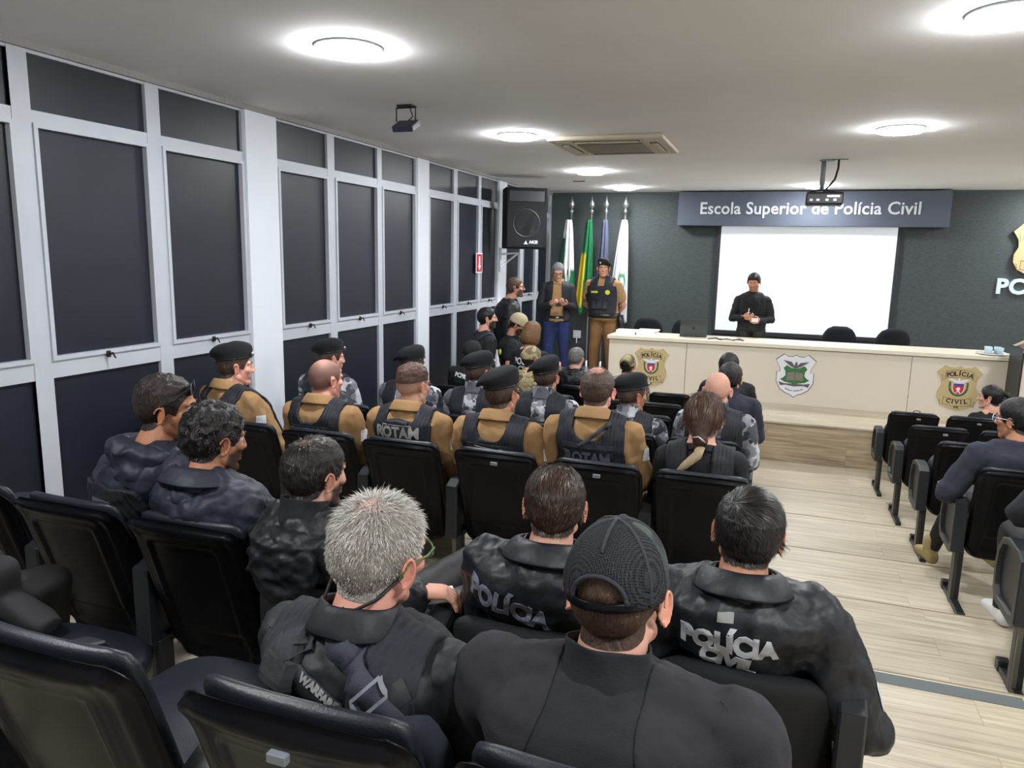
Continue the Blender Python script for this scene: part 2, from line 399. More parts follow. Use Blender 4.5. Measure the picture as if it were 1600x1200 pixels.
# ---------------------------------------------------------------- the room
for i, (k, y0, y1) in enumerate(EDGE):
    o = struct('floor' if i == 0 else 'floor', MB().box(-D, XR, y0, y1, TIER[k] - 0.12 if k != 'G' else TIER[k] - 0.12, TIER[k]), M_floor, label='light wood plank floor tier, stepped down towards the stage')
struct('floor', MB().box(-D, XR, YE, YW, TIER['G'] - 0.12, ZP - 0.02), M_riser, label='wood-faced front riser of the stage platform')
struct('floor', MB().box(-D, XR, YE - 0.015, YW, ZP - 0.02, ZP), M_floor, label='light wood stage platform floor behind the step edge')
struct('floor', MB().box(-D, -2.35, 8.0, YE - 0.015, TIER['G'], TIER['G'] + 0.2), M_floor, label='wooden step up to the stage by the left wall')
for k, y0, y1 in EDGE[:-1]:
    struct('trim_1', MB().box(-D, XR, y1 - 0.006, y1 + 0.004, TIER[k] - 0.02, TIER[k] + 0.0015, 0), mat('nosing_line', rgb(140, 124, 98), 0.5), label='thin nosing along a floor step')
tag(MB().box(0.44, 1.0, 3.05, 3.13, TIER['B'], TIER['B'] + 0.002).build('anti_slip_strip', M_strip), 'dark grey anti-slip strip on the step edge in the aisle', 'tape')
struct('ceiling', MB().box(-D - 0.2, XR + 0.2, YB - 0.2, YW + 0.2, ZC, ZC + 0.12), M_ceil)
struct('wall_front', MB().box(-D - 0.2, XR + 0.2, YW, YW + 0.15, TIER['G'] - 0.12, ZC), M_wallp, label='dark green-grey papered front wall')
struct('wall_right', MB().box(XR, XR + 0.15, YB, YW, TIER['G'] - 0.12, ZC), mat('right_wall_paint', rgb(236, 236, 236), 0.8))
struct('wall_back', MB().box(-D - 0.2, XR + 0.2, YB - 0.15, YB, TIER['G'] - 0.12, ZC), mat('back_wall_paint', rgb(236, 236, 236), 0.8))
struct('wall_left', MB().box(-D - 0.2, -D - 0.06, YB, YW, TIER['G'] - 0.12, ZC), mat('left_wall_backing', rgb(60, 62, 66), 0.8), label='backing of the left window wall')
# front wall: pale edge trim at the left corner
struct('trim_2', MB().box(-D - 0.06, -D + 0.01, YW - 0.06, YW, ZP, ZC), M_white)
struct('trim_3', MB().box(-D - 0.06, -D + 0.02, YB, YW, ZC - 0.035, ZC), mat('rough_cornice', rgb(150, 148, 146), 0.9, bump=[(30, 0.8, 'noise', O1)]), label='rough plaster strip along the top of the window wall')
# columns
for i, (y0, y1) in enumerate([(4.31, 4.64), (6.86, 7.12), (9.17, 9.45), (1.75, 1.95), (-0.6, -0.3)]):
    struct('wall_left_column', MB().box(-D - 0.06, -D + 0.015, y0, y1, TIER['G'] - 0.1, ZC), M_col, label='white painted column between window bays')
# windows: bays with film-covered panes
ZT1, ZT0, ZS1, ZS0 = 0.634, 0.575, -0.585, -0.675       # transom band, sill band
def window(idx, y0, y1, zf, fr0, fr1):
    e = empty('window_%d' % idx, (-D, (y0 + y1) / 2, zf)); e['kind'] = 'structure'; e['label'] = 'tall window covered with black film in a white metal frame'
    ox, oy, oz = e.location
    def L(mb, name, m): 
        o = mb.build(name, m, e); o.location = (-ox, -oy, -oz); return o
    x0, x1 = -D - 0.05, -D
    a, b = y0 + fr0, y1 - fr1
    f = MB()
    f.box(x0, x1, y0, a, zf, ZC - 0.035); f.box(x0, x1, b, y1, zf, ZC - 0.035)
    f.box(x0, x1 - 0.002, a, b, ZT0, ZT1); f.box(x0, x1 - 0.002, a, b, ZS0, ZS1)
    f.box(x0, x1 - 0.002, a, b, ZC - 0.05, ZC - 0.035); f.box(x0, x1 - 0.002, a, b, zf, zf + 0.06)
    L(f, 'window_frame', M_white)
    s = MB(); t = 0.022                                   # sash of the big pane
    s.box(x0, x1 + 0.010, a, a + t, ZS1, ZT0); s.box(x0, x1 + 0.010, b - t, b, ZS1, ZT0)
    s.box(x0, x1 + 0.010, a + t, b - t, ZT0 - t, ZT0); s.box(x0, x1 + 0.010, a + t, b - t, ZS1, ZS1 + t)
    L(s, 'sash', M_white)
    for z0, z1 in ((ZT1, ZC - 0.05), (ZS1 + t, ZT0 - t), (zf + 0.06, ZS0)):
        aa, bb = (a + t, b - t) if z0 == ZS1 + t else (a, b)
        L(MB().box(x0, x1 - 0.022, aa, bb, z0, z1), 'pane', M_panel)
    yc = (y0 + y1) / 2
    h = MB().box(x1 + 0.008, x1 + 0.020, yc - 0.012, yc + 0.012, ZS1 - 0.02, ZS1 + 0.015, 0.003)
    h.tube([(x1 + 0.02, yc, ZS1 - 0.002), (x1 + 0.04, yc + 0.004, ZS1 + 0.004), (x1 + 0.05, yc + 0.012, ZS1 - 0.025)], [0.006, 0.006, 0.004], 8)
    L(h, 'window_catch', M_black)
def zfloor(y):
    if y > YE: return ZP
    for k, a, b in EDGE:
        if a <= y <= b: return TIER[k]
    return TIER['A']
wn = 1
for (y0, y1, f0, f1) in [(-0.3, 0.85, 0.06, 0.03), (0.85, 1.75, 0.03, 0.05), (1.95, 2.67, 0.05, 0.0), (2.67, 3.53, 0.10, 0.05), (3.53, 4.31, 0.05, 0.02), (4.64, 5.35, 0.02, 0.05), (5.35, 6.13, 0.05, 0.04), (6.13, 6.86, 0.04, 0.02),
                         (7.12, 7.82, 0.02, 0.05), (7.82, 8.54, 0.05, 0.04), (8.54, 9.17, 0.04, 0.02), (9.45, 10.12, 0.02, 0.06), (10.12, 10.81, 0.06, 0.05), (10.81, 11.46, 0.05, 0.05)]:
    window(wn, y0, y1, zfloor((y0 + y1) / 2), f0, f1); wn += 1

# ---------------------------------------------------------------- ceiling lights
def lamp(x, y, n, where, seen=True):
    e = empty('ceiling_light', (x, y, ZC)); tag(e, 'round LED ceiling light, ' + where, 'ceiling light', 'round ceiling lights')
    MB().lathe([(0.160, 0), (0.161, -0.008), (0.153, -0.010), (0.150, -0.010), (0.150, 0)], n=40).build('rim', M_white, e, True)
    MB().lathe([(0.149, -0.004), (0.149, -0.024), (0.143, -0.032), (0.12, -0.036), (0.0005, -0.038)], n=40).build('diffuser', M_lamp, e, True)
LAMPS = [(-2.0, 3.27, 'nearest the window wall, above the seated rows'), (-2.08, 5.93, 'window side, between floodlight and air conditioner'),
         (-2.12, 8.6, 'beyond the air conditioner on the window side'), (-2.13, 10.65, 'above the flags by the front wall'),
         (0.76, 3.50, 'cut by the top right frame corner'), (0.74, 6.2, 'above the aisle right of the projector'), (0.375, 10.65, 'just behind the projector pole'),
         (3.5, 3.4, 'added unseen over the right seat block, front of room side'), (3.5, 6.2, 'added unseen over the right seat block, middle'), (3.4, 8.8, 'over the right end of the stage step'), (3.4, 11.0, 'over the right end of the stage'),  # right column: out of view, added for the light they give
         (-2.0, 0.5, 'added unseen behind the camera on the window side'), (0.8, 0.5, 'added unseen behind the camera over the aisle'), (3.5, 0.5, 'added unseen behind the camera on the right')]  # unseen lamps by the camera, likewise added for light
for i, (x, y, w) in enumerate(LAMPS): lamp(x, y, i, w)

# ---------------------------------------------------------------- emblems
def sc(pts, s, ox=0, oz=0): return [(ox + p[0] * s, oz + p[1] * s) for p in pts]
def mirror(h): return h + [(-x, z) for x, z in reversed(h) if abs(x) > 1e-6]
SHIELD = mirror([(0, 0.62), (0.10, 0.56), (0.26, 0.57), (0.36, 0.62), (0.56, 0.42), (0.44, 0.22), (0.42, 0.05), (0.50, -0.12), (0.50, -0.30), (0.40, -0.48), (0.22, -0.58), (0, -0.64)])
def arc_text(body, size, R, up=True, bold=0.004, m=None, zc=0, span=None):
    """letters set along an arc in the xz plane; returns verts list & faces"""
    V = []; F = []; n = len(body); W_ = span
    for i, ch in enumerate(body):
        if ch == ' ': continue
        a = (i - (n - 1) / 2) / max(n - 1, 1) * W_ / R
        v, f = text_mesh(ch, size, bold)
        if not len(v): continue
        ca, sa = math.cos(-a if up else a), math.sin(-a if up else a)
        k = len(V)
        for p in v:
            x, z = p[0], p[1]
            xr, zr = x * ca - z * sa, x * sa + z * ca
            if up: V.append((R * math.sin(a) + xr, 0, zc + R * (math.cos(a) - 1) + zr))
            else: V.append((R * math.sin(a) + xr, 0, zc - R * (math.cos(a) - 1) + zr))
        F += [tuple(j + k for j in g) for g in f]
    return V, F
def police_badge(name, loc, h, label, thick=0.008):
    s = h / 1.26; e = empty(name, loc); tag(e, label, 'badge', 'police shield emblems')
    yb = -thick
    MB().prism(sc(SHIELD, s), yb, 0).build('shield_plate', M_gold, e)
    for sg, z0 in ((1, 0.34), (-1, -0.36)):       # two ribbons outlined
        r = MB()
        pts = [(t, z0 + sg * 0.10 * (1 - (t / 0.36) ** 2) * 0.6) for t in np.linspace(-0.34, 0.34, 11)]
        for dz in (-0.10, 0.10):
            r.tube([(p[0] * s, yb - 0.001, (p[1] + dz) * s) for p in pts], 0.006 * s, 4)
        for sx in (-1, 1):
            r.tube([(sx * 0.34 * s, yb - 0.001, (z0 + 0.1) * s), (sx * 0.34 * s, yb - 0.001, (z0 - 0.1) * s), (sx * 0.40 * s, yb - 0.001, (z0 - 0.16) * s), (sx * 0.43 * s, yb - 0.001, (z0 + 0.02) * s)], 0.006 * s, 4)
        r.build('ribbon', M_golddk, e)
    V, F = arc_text('POLÍCIA', 0.165 * s, 0.9 * s, True, 0.007 * s, None, 0.39 * s, 0.56 * s)
    V2, F2 = arc_text('CIVIL', 0.165 * s, 1.0 * s, False, 0.007 * s, None, -0.40 * s, 0.42 * s)
    V3, F3 = text_mesh('PR', 0.11 * s, 0.003 * s)
    t = MB(); t.add([(v[0], yb - 0.0015, v[2]) for v in V], F); t.add([(v[0], yb - 0.0015, v[2]) for v in V2], F2)
    t.add([(v[0], yb - 0.0015, v[1] - 0.55 * s) for v in V3], F3); t.build('lettering', M_ink, e)
    sh = mirror([(0, 0.13), (0.13, 0.13), (0.13, -0.02), (0.10, -0.11), (0, -0.18)])
    z0 = -0.01
    MB().prism(sc(sh, 1.12 * s, 0, z0 * s), yb - 0.002, yb).build('coat_of_arms_border', M_wh, e)
    MB().prism(sc(sh, s, 0, z0 * s), yb - 0.003, yb).build('coat_of_arms_field', M_red, e)
    MB().prism([(-0.13 * s, (z0 + 0.13) * s), (0.13 * s, (z0 + 0.13) * s), (0.13 * s, (z0 + 0.07) * s), (-0.13 * s, (z0 + 0.07) * s)][::-1], yb - 0.004, yb).build('coat_of_arms_chief', M_blue, e)
    w = MB()
    w.prism(sc([(-0.30, 0.26), (-0.1, 0.23), (-0.03, 0.20), (-0.02, 0.27), (0.02, 0.27), (0.03, 0.20), (0.1, 0.23), (0.30, 0.26), (0.13, 0.155), (0, 0.13), (-0.13, 0.155)], s, 0, 0)[::-1], yb - 0.004, yb)
    w.prism(sc([(-0.02, 0.02), (0.03, 0.03), (0.05, -0.03), (0.02, -0.06), (0.06, -0.13), (0.03, -0.13), (0, -0.08), (-0.03, -0.13), (-0.05, -0.12), (-0.02, -0.05), (-0.06, -0.03), (-0.05, 0.0)], s, 0, z0 * s)[::-1], yb - 0.005, yb)
    w.build('bird_and_figure', M_wh, e)
    g = MB()
    for k in range(15):
        a = math.radians(200 + 140 * k / 14 if True else 0); 
        a = math.radians(-165 + 150 * k / 14)
        cx, cz = 0.215 * math.cos(a), 0.03 + 0.24 * math.sin(a)
        g.add(*ell((cx * s, yb - 0.002, cz * s), (0.030 * s, 0.002, 0.030 * s), None, 8, 5))
    for sx in (-1, 1):
        for k in range(3): g.add(*ell((sx * 0.215 * s, yb - 0.002, (0.03 + 0.05 * k) * s), (0.028 * s, 0.002, 0.032 * s), None, 8, 5))
    g.build('wreath', M_green, e)
    return e
# ---------------------------------------------------------------- stage desk
e = empty('presenters_desk', (0.25, YD, ZP)); tag(e, 'long cream laminate presenters desk on the stage platform', 'desk')
def at(e, mb, name, m, smooth=False):
    o = mb.build(name, m, e, smooth); o.location = tuple(-c for c in e.location); return o
XD0, XD1, ZT = -2.04, 2.54, -1.02
seams = [XD0, -1.04, 1.52, XD1]
for i in range(3):
    at(e, MB().box(seams[i] + 0.003, seams[i + 1] - 0.003, YD, YD + 0.02, ZP + 0.0, ZT - 0.055, 0.002), 'front_panel', M_desk)
at(e, MB().box(XD0 - 0.02, XD1 + 0.02, YD - 0.035, YD + 0.62, ZT - 0.045, ZT, 0.004), 'worktop', M_desktop)
at(e, MB().box(XD0, XD1, YD + 0.005, YD + 0.018, ZT - 0.06, ZT - 0.045), 'shadow_gap', mat('desk_gap', rgb(120, 108, 88), 0.7))
for x in (XD0, XD1 - 0.025): at(e, MB().box(x, x + 0.025, YD + 0.02, YD + 0.6, ZP, ZT - 0.045), 'side_panel', M_desk)
police_badge('shield_emblem', (-1.475, YD - 0.001, -1.405), 0.50, 'gold police shield emblem on the left panel of the desk')
police_badge('shield_emblem', (2.02, YD - 0.001, -1.405), 0.52, 'gold police shield emblem on the right panel of the desk, below the cups')
# white shield with open book in the middle
e = empty('shield_emblem', (0.27, YD - 0.001, -1.385)); tag(e, 'white shield emblem with dark eagle and open book on the middle of the desk', 'badge')
s = 0.40
WSH = mirror([(0, 0.60), (0.10, 0.55), (0.24, 0.55), (0.34, 0.62), (0.56, 0.44), (0.44, 0.20), (0.42, 0.08), (0.52, 0.08), (0.52, -0.22), (0.40, -0.44), (0.22, -0.56), (0.10, -0.60), (0, -0.68)])
MB().prism(sc(WSH, s * 1.035), -0.003, 0).build('shield_border', M_greymk, e)
MB().prism(sc(WSH, s), -0.006, 0).build('shield_plate', M_wh, e)
MB().prism(sc(mirror([(0, 0.20), (0.12, 0.22), (0.25, 0.29), (0.34, 0.20), (0.28, 0.10), (0.27, -0.02), (0.34, -0.10), (0.42, -0.14), (0.30, -0.22), (0, -0.28)]), s), -0.008, 0).build('green_hide', mat('emblem_green', rgb(54, 112, 60), 0.6, var=(40, 0.2)), e)
MB().prism(sc([(-0.22, 0.07), (-0.01, 0.09), (-0.01, -0.16), (-0.24, -0.16)], s)[::-1], -0.010, 0).prism(sc([(0.22, 0.07), (0.01, 0.09), (0.01, -0.16), (0.24, -0.16)], s), -0.010, 0).build('open_book', M_book, e)
MB().prism(sc([(-0.36, 0.44), (-0.12, 0.40), (-0.04, 0.28), (-0.02, 0.36), (0.02, 0.42), (0.05, 0.36), (0.05, 0.28), (0.13, 0.38), (0.38, 0.42), (0.16, 0.26), (0.0, 0.20), (-0.14, 0.26)], s)[::-1], -0.010, 0).build('eagle', M_greymk, e)
MB().prism(sc([(-0.46, -0.22), (-0.30, -0.27), (-0.05, -0.27), (0.28, -0.27), (0.44, -0.24), (0.40, -0.36), (0.25, -0.32), (0.0, -0.35), (-0.25, -0.31), (-0.40, -0.34)], s)[::-1], -0.011, 0).build('ribbon', M_greymk, e)
V, F = arc_text('ESCOLA SUPERIOR', 0.055 * s, 0.5 * s, False, 0.001, None, -0.49 * s, 0.5 * s)
MB().add([(v[0], -0.0075, v[2]) for v in V], F).build('lettering', M_greymk, e)

# ---------------------------------------------------------------- front wall: sign, screen, lettering, badge
e = empty('wall_sign', (0.29, YW, 0.69)); tag(e, 'wide slate-grey sign board reading Escola Superior de Polícia Civil above the screen', 'sign')
MB().box(-1.75, 1.75, -0.22, 0, -0.235, 0.235, 0.004).build('sign_board', M_sign, e)
V, F = text_mesh('Escola Superior de Polícia Civil', 0.245, 0.0035, 0.006, space=1.02)
w0 = V[:, 0].max() - V[:, 0].min(); k = 2.83 / w0
MB().add([(v[0] * k - 0.02, -0.227 - v[2], v[1] * 0.95 + 0.0) for v in V], F).build('lettering', M_signtext, e)
e = empty('projection_screen', (0.31, YW, -0.31)); tag(e, 'large lit white projection screen in a dark frame on the front wall', 'projection screen')
MB().box(-1.20, 1.20, -0.05, 0, -0.80, 0.78, 0.004).build('screen_frame', M_screenframe, e)
MB().box(-1.155, 1.155, -0.055, -0.04, -0.74, 0.78).build('screen_surface', M_screen, e)
e = empty('wall_lettering', (2.85, YW, -0.30)); tag(e, 'pale blue raised wall letters under the wall shield, cut by the frame', 'lettering')
V, F = text_mesh('PCPR', 0.27, 0.010, 0.012, align='LEFT', space=1.05)
MB().add([(v[0] - 0.15, -0.016 - v[2], v[1]) for v in V], F).build('letters', M_blueletter, e)
police_badge('shield_emblem', (3.12, YW - 0.02, 0.19), 0.68, 'gold police shield on the front wall at the right edge of the picture', 0.03)

# ---------------------------------------------------------------- desk things
def paper_pile(x, y, n, label, dx):
    e = empty('paper_stack', (x, y, ZT)); tag(e, label, 'papers', 'paper stacks on the desk')
    z = 0
    for i in range(n):
        T = Matrix.Rotation(random.uniform(-0.06, 0.06), 4, 'Z') @ Matrix.Translation((random.uniform(-dx, dx), 0, 0))
        MB().box(-0.13, 0.13, -0.1, 0.1, z, z + 0.017, 0.001, T).build('paper_bundle', M_paper, e); z += 0.018
paper_pile(-1.86, YD + 0.28, 3, 'low neat white paper stack at the left end of the desk', 0.004)
paper_pile(-1.58, YD + 0.25, 4, 'taller uneven white paper stack, second from the left end of the desk', 0.02)
e = empty('laptop', (-1.0, YD + 0.30, ZT), math.radians(6)); tag(e, 'open grey laptop on the desk seen from its lid back', 'laptop')
MB().box(-0.17, 0.17, -0.02, 0.22, 0, 0.016, 0.004).build('laptop_base', M_laptop, e)
T = Matrix.Translation((0, -0.02, 0.014)) @ Matrix.Rotation(math.radians(14), 4, 'X')
MB().box(-0.17, 0.17, -0.008, 0, 0, 0.225, 0.003, T).build('laptop_lid', M_laptop, e)
MB().add(*ell((0, -0.009, 0.11), (0.016, 0.001, 0.019)), T).build('lid_logo', M_black, e)
cb = MB()
for k in range(5):
    p = [(-0.78 + 0.07 * i + random.uniform(-.02, .02), YD + 0.12 + random.uniform(-0.06, 0.08), ZT + 0.006 + 0.012 * (i % 2)) for i in range(7)]
    cb.tube(p, 0.004, 6)
tag(cb.build('desk_cables', M_cable, None, True), 'tangled black cables on the desk right of the laptop', 'cables')
e = empty('tray', (2.36, YD + 0.16, ZT)); tag(e, 'round white tray holding cups at the right end of the desk', 'tray')
MB().lathe([(0.10, 0), (0.17, 0.012), (0.172, 0.018), (0.10, 0.008), (0.001, 0.008)], n=32).build('tray_dish', M_plate, e, True)
for (x, y, lab) in [(-0.055, -0.03, 'front left'), (0.055, -0.035, 'front right'), (-0.045, 0.06, 'back left'), (0.05, 0.055, 'back right')]:
    o = MB().lathe([(0.030, 0.009), (0.038, 0.085), (0.036, 0.085), (0.029, 0.014), (0.001, 0.014)], n=18).build('cup', M_glass, None, True)
    o.location = (2.36 + x, YD + 0.16 + y, ZT); tag(o, 'small pale blue cup, %s of the four on the white tray' % lab, 'cup', 'cups on the tray')
# office chairs behind the desk
def office_chair(x, y, rz, label):
    e = empty('office_chair', (x, y, ZP), rz); tag(e, label, 'chair', 'office chairs behind the desk')
    prof = []
    bm = MB(); pts = []
    n = 20
    for j in range(13):
        z = 0.45 + 0.45 * j / 12; t = j / 12
        hw = 0.225 * (1 - 0.10 * (1 - t)) * (1 - max(0, t - 0.55) ** 2 * 2.4 / 1.0)
        if j == 12: hw *= 0.72
        if j == 0: hw *= 0.8
        prof.append(((0, -0.20 + 0.05 * t, z), hw, 0.035 if 0 < j < 12 else 0.015, (1, 0, 0), (0, 1, 0)))
    V, F = loft(prof, 28, 2.6); V = [(v[0], v[1] - 0.0 - (-0.35) * v[0] ** 2 * -2.2, v[2]) for v in V]
    mk('backrest', V, F, M_officefab, e, True)
    V, F = loft([((0, 0.02, 0.42 + h), a, a * 0.95, (1, 0, 0), (0, 1, 0)) for h, a in ((0, 0.19), (0.015, 0.235), (0.06, 0.24), (0.085, 0.21))], 28, 2.8)
    mk('seat', V, F, M_officefab, e, True)
    MB().tube([(0, -0.1, 0.41), (0, -0.25, 0.42), (0, -0.26, 0.6)], [0.018, 0.018, 0.018], 8).build('back_bracket', M_black, e)
    MB().tube([(0, 0, 0.08), (0, 0, 0.42)], 0.025, 12).build('gas_lift', M_black, e)
    for k in range(5):
        a = 2 * PI * k / 5
        MB().tube([(0, 0, 0.10), (0.26 * math.cos(a), 0.26 * math.sin(a), 0.07)], [0.024, 0.014], 8).build('base_leg', M_black, e)
        MB().lathe([(0.024, -0.014), (0.026, 0), (0.024, 0.014)], n=12, T=Matrix.Translation((0.27 * math.cos(a), 0.27 * math.sin(a), 0.027)) @ Matrix.Rotation(PI / 2, 4, 'X')).build('caster', M_black, e)
for x, lab in ((-1.74, 'black fabric office chair behind the paper stacks'), (-1.19, 'black fabric office chair behind the laptop'), (0.80, 'black fabric office chair in front of the right part of the screen'), (1.47, 'rightmost black fabric office chair behind the desk, beyond the screen edge')):
    office_chair(x, 10.55, PI + random.uniform(-.15, .15), lab)
# lectern at right edge
e = empty('lectern', (2.68, 9.12, ZP)); tag(e, 'cream lectern with silver edge at the right end of the desk, cut by the frame', 'lectern')
MB().box(-0.20, 0.45, 0, 0.03, 0.0, 0.88, 0.003).box(-0.20, -0.17, 0.03, 0.45, 0, 0.88).box(0.42, 0.45, 0.03, 0.45, 0, 0.88).build('lectern_body', M_desk, e)
MB().box(-0.215, -0.20, -0.01, 0.46, 0, 0.88).build('desk_side_shade', M_leg, e)  # dark strip in place of the shadow at the desk's right side
T = Matrix.Translation((0.12, 0.2, 0.90)) @ Matrix.Rotation(math.radians(-14), 4, 'X')
MB().box(-0.33, 0.36, -0.24, 0.28, 0, 0.03, 0.004, T).build('lectern_top', M_desktop, e)
MB().tube([(-0.21, -0.03, 0.84), (-0.19, -0.03, 1.12), (-0.17, -0.02, 1.20)], 0.012, 8).build('silver_rail', M_silver, e)
MB().prism(sc(SHIELD, 0.32, 0.08, 0.5), -0.006, 0).build('emblem_plate', M_wh, e)

# ---------------------------------------------------------------- flags
def flag(x, zt, zb, w_top, w_bot, xoff, colf, label, wav, pole_label=None):
    y = 11.2
    e = empty('flag', (x, y, ZP)); tag(e, label, 'flag', 'flags by the front wall')
    p = MB(); top = 0.62 - ZP
    p.tube([(0, 0, 0.03), (0, 0, top)], 0.014, 12); p.build('pole', M_silver, e, True)
    MB().lathe([(0.016, top - 0.02), (0.016, top), (0.028, top + 0.02), (0.028, top + 0.04), (0.010, top + 0.055), (0.012, top + 0.07), (0.036, top + 0.10), (0.042, top + 0.13), (0.012, top + 0.20), (0.001, top + 0.26)], n=16).build('spear_finial', M_silver, e, True)
    MB().lathe([(0.16, 0), (0.16, 0.02), (0.05, 0.05), (0.025, 0.06), (0.025, 0.15)], n=24).build('pole_base', M_silver, e, True)
    n, m = 36, 30; V = []; C = []
    for j in range(m + 1):
        t = j / m; z = zt + (zb - zt) * t; w = w_top + (w_bot - w_top) * (t ** 0.7)
        for i in range(n + 1):
            u = i / n; zz = z - ZP
            if t > 0.9: zz += 0.10 * (0.5 + 0.5 * math.sin(u * 9 + wav)) * (t - 0.9) / 0.1 * 1.6
            V.append((xoff(t) + (u - 0.5) * w, -0.03 - 0.028 * math.sin(u * 17 + wav + t * 1.5) * (0.4 + 0.6 * t) - 0.05 * math.sin(u * PI), zz))
            C.append(colf(u, t))
    F = [(j * (n + 1) + i, j * (n + 1) + i + 1, (j + 1) * (n + 1) + i + 1, (j + 1) * (n + 1) + i) for j in range(m) for i in range(n)]
    o = mk('flag_cloth', V, F, M_cloth, e, True, np.array(C)[:, :3])
    s_ = o.modifiers.new('s', 'SOLIDIFY'); s_.thickness = 0.004
Wc, Gc, Yc, Bc = rgb(222, 226, 230)[:3], rgb(14, 104, 60)[:3], rgb(210, 188, 40)[:3], rgb(80, 84, 108)[:3]
def f1(u, t):
    if u < 0.30: return Gc if t > 0.18 else Wc
    if t > 0.52 and abs(u - 0.62) > max(0.02, (0.86 - t)) * 0.55: return Gc
    if t > 0.86: return Gc
    if abs(u - 0.62) < 0.06 and 0.5 < t < 0.58: return rgb(40, 70, 60)[:3]
    return Wc
def f2(u, t):
    if t < 0.35 or t > 0.93: return Gc
    return Yc if u < 0.42 + 0.1 * (0.6 - t) else Gc
def f4(u, t):
    if 0.5 < t < 0.66 and (u - 0.62) ** 2 / 0.05 + (t - 0.585) ** 2 / 0.007 < 1 and ((u - 0.62) ** 2 / 0.02 + (t - 0.6) ** 2 / 0.003 > 1): return rgb(60, 150, 100)[:3]
    return Wc
flag(-3.03, 0.52, -0.92, 0.08, 0.31, lambda t: -0.03 - 0.02 * t, f1, 'green and white flag, leftmost of the four on spear-tipped poles', 0.3)
flag(-2.72, 0.52, -0.90, 0.07, 0.28, lambda t: -0.02 - 0.05 * t, f2, 'green and yellow flag hanging behind the standing officer', 1.2)
flag(-2.50, 0.52, -0.80, 0.07, 0.24, lambda t: 0.0, lambda u, t: Bc, 'plain slate-blue flag, third of the four, behind the officer beret', 2.0)
flag(-2.21, 0.52, -1.00, 0.08, 0.32, lambda t: 0.0 - 0.06 * t, f4, 'white flag with a small green emblem, rightmost of the four', 2.9)

# ---------------------------------------------------------------- loudspeaker, signs, ceiling things
e = empty('loudspeaker', (-2.99, 8.93, 0.43), math.radians(27)); tag(e, 'large black loudspeaker on a white bracket high on the left wall', 'loudspeaker')
MB().box(-0.26, 0.26, 0.0, 0.34, -0.37, 0.37, 0.012).build('cabinet', mat('cabinet_black', rgb(14, 15, 19), 0.7, spec=0.3), e)
MB().box(-0.22, 0.22, -0.016, -0.010, 0.20, 0.33, 0.005).build('horn_panel', mat('horn_panel', rgb(28, 29, 38), 0.5), e)
MB().lathe([(0.155, 0), (0.165, 0.004), (0.175, 0)], n=36, T=Matrix.Translation((0, -0.012, -0.06)) @ Matrix.Rotation(PI / 2, 4, 'X')).build('woofer_ring', mat('horn_panel', rgb(28, 29, 38), 0.5), e)
MB().box(-0.24, 0.24, -0.012, 0.0, -0.35, 0.35, 0.01).build('grille', mat('speaker_grille', rgb(22, 23, 30), 0.6, bump=[(220, 0.8, 'voronoi', O1)]), e)
V, F = text_mesh('HOT', 0.055, 0.002, shear=0.4)
lg = MB(); lg.prism([(-0.02, -0.30), (0.0, -0.265), (0.012, -0.30), (0.03, -0.312), (-0.035, -0.312)], -0.0145, -0.012)
V, F = text_mesh('NCR', 0.05, 0.003, shear=0.3)
lg.add([(v[0] + 0.09, -0.0135, v[1] - 0.287) for v in V], F); lg.build('logo', M_signtext, e)
MB().tube([(-0.05, 0.25, -0.37), (-0.05, 0.25, -0.42), (-0.3, 0.12, -0.44)], 0.013, 8).tube([(-0.3, 0.12, -0.60), (-0.05, 0.25, -0.42)], 0.013, 8).tube([(-0.30, 0.12, -0.36), (-0.30, 0.12, -0.66)], 0.016, 8).build('wall_bracket', M_white, e)
e = empty('extinguisher_sign', (-D + 0.012, 8.50, -0.12)); tag(e, 'small red and white fire equipment sign on the window mullion', 'sign')
MB().box(0, 0.005, -0.10, 0.10, -0.12, 0.12).build('sign_plate', M_wh, e)
MB().box(0.004, 0.007, -0.085, 0.085, -0.105, 0.105).build('red_field', M_redsign, e)
V = [(0.0085, y, z) for y, z in ((-0.022, 0.08), (-0.022, -0.03), (-0.05, -0.03), (0, -0.09), (0.05, -0.03), (0.022, -0.03), (0.022, 0.08))]
mk('arrow', V, [tuple(range(7))], M_wh, e)
e = empty('air_conditioner', (-1.40, 6.52, ZC)); tag(e, 'beige four-way cassette air conditioner set in the ceiling', 'air conditioner')
MB().box(-0.475, 0.475, -0.475, 0.475, -0.04, 0, 0.018).build('fascia', M_acs, e)
MB().box(-0.27, 0.27, -0.24, 0.27, -0.05, -0.038, 0.004).build('intake_grille', M_acg, e)
for (x0, x1, y0, y1) in ((-0.27, 0.27, -0.40, -0.32), (-0.27, 0.27, 0.33, 0.40), (-0.40, -0.33, -0.25, 0.25), (0.33, 0.40, -0.25, 0.25)):
    MB().box(x0, x1, y0, y1, -0.043, -0.036).build('outlet_slot', M_acd, e)
    MB().box(x0 + 0.01, x1 - 0.01, y0 + 0.02, y1 - 0.02, -0.050, -0.042, 0.003).build('louver', M_acs, e)
for sx in (-1, 1):
    for sy in (-1, 1): MB().box(sx * 0.36 - 0.05, sx * 0.36 + 0.05, sy * 0.36 - 0.05, sy * 0.36 + 0.05, -0.044, -0.036, 0.003).build('corner_cover', M_acs, e)
e = empty('projector', (0.35, 8.0, ZC)); tag(e, 'black projector hanging from the ceiling on a grey pole before the sign', 'projector')
MB().lathe([(0.07, -0.012), (0.07, 0)], n=24).build('ceiling_plate', M_grey, e)
MB().tube([(-0.03, 0, -0.01), (-0.03, 0, -0.28)], 0.022, 14).build('pole', M_grey, e, True)
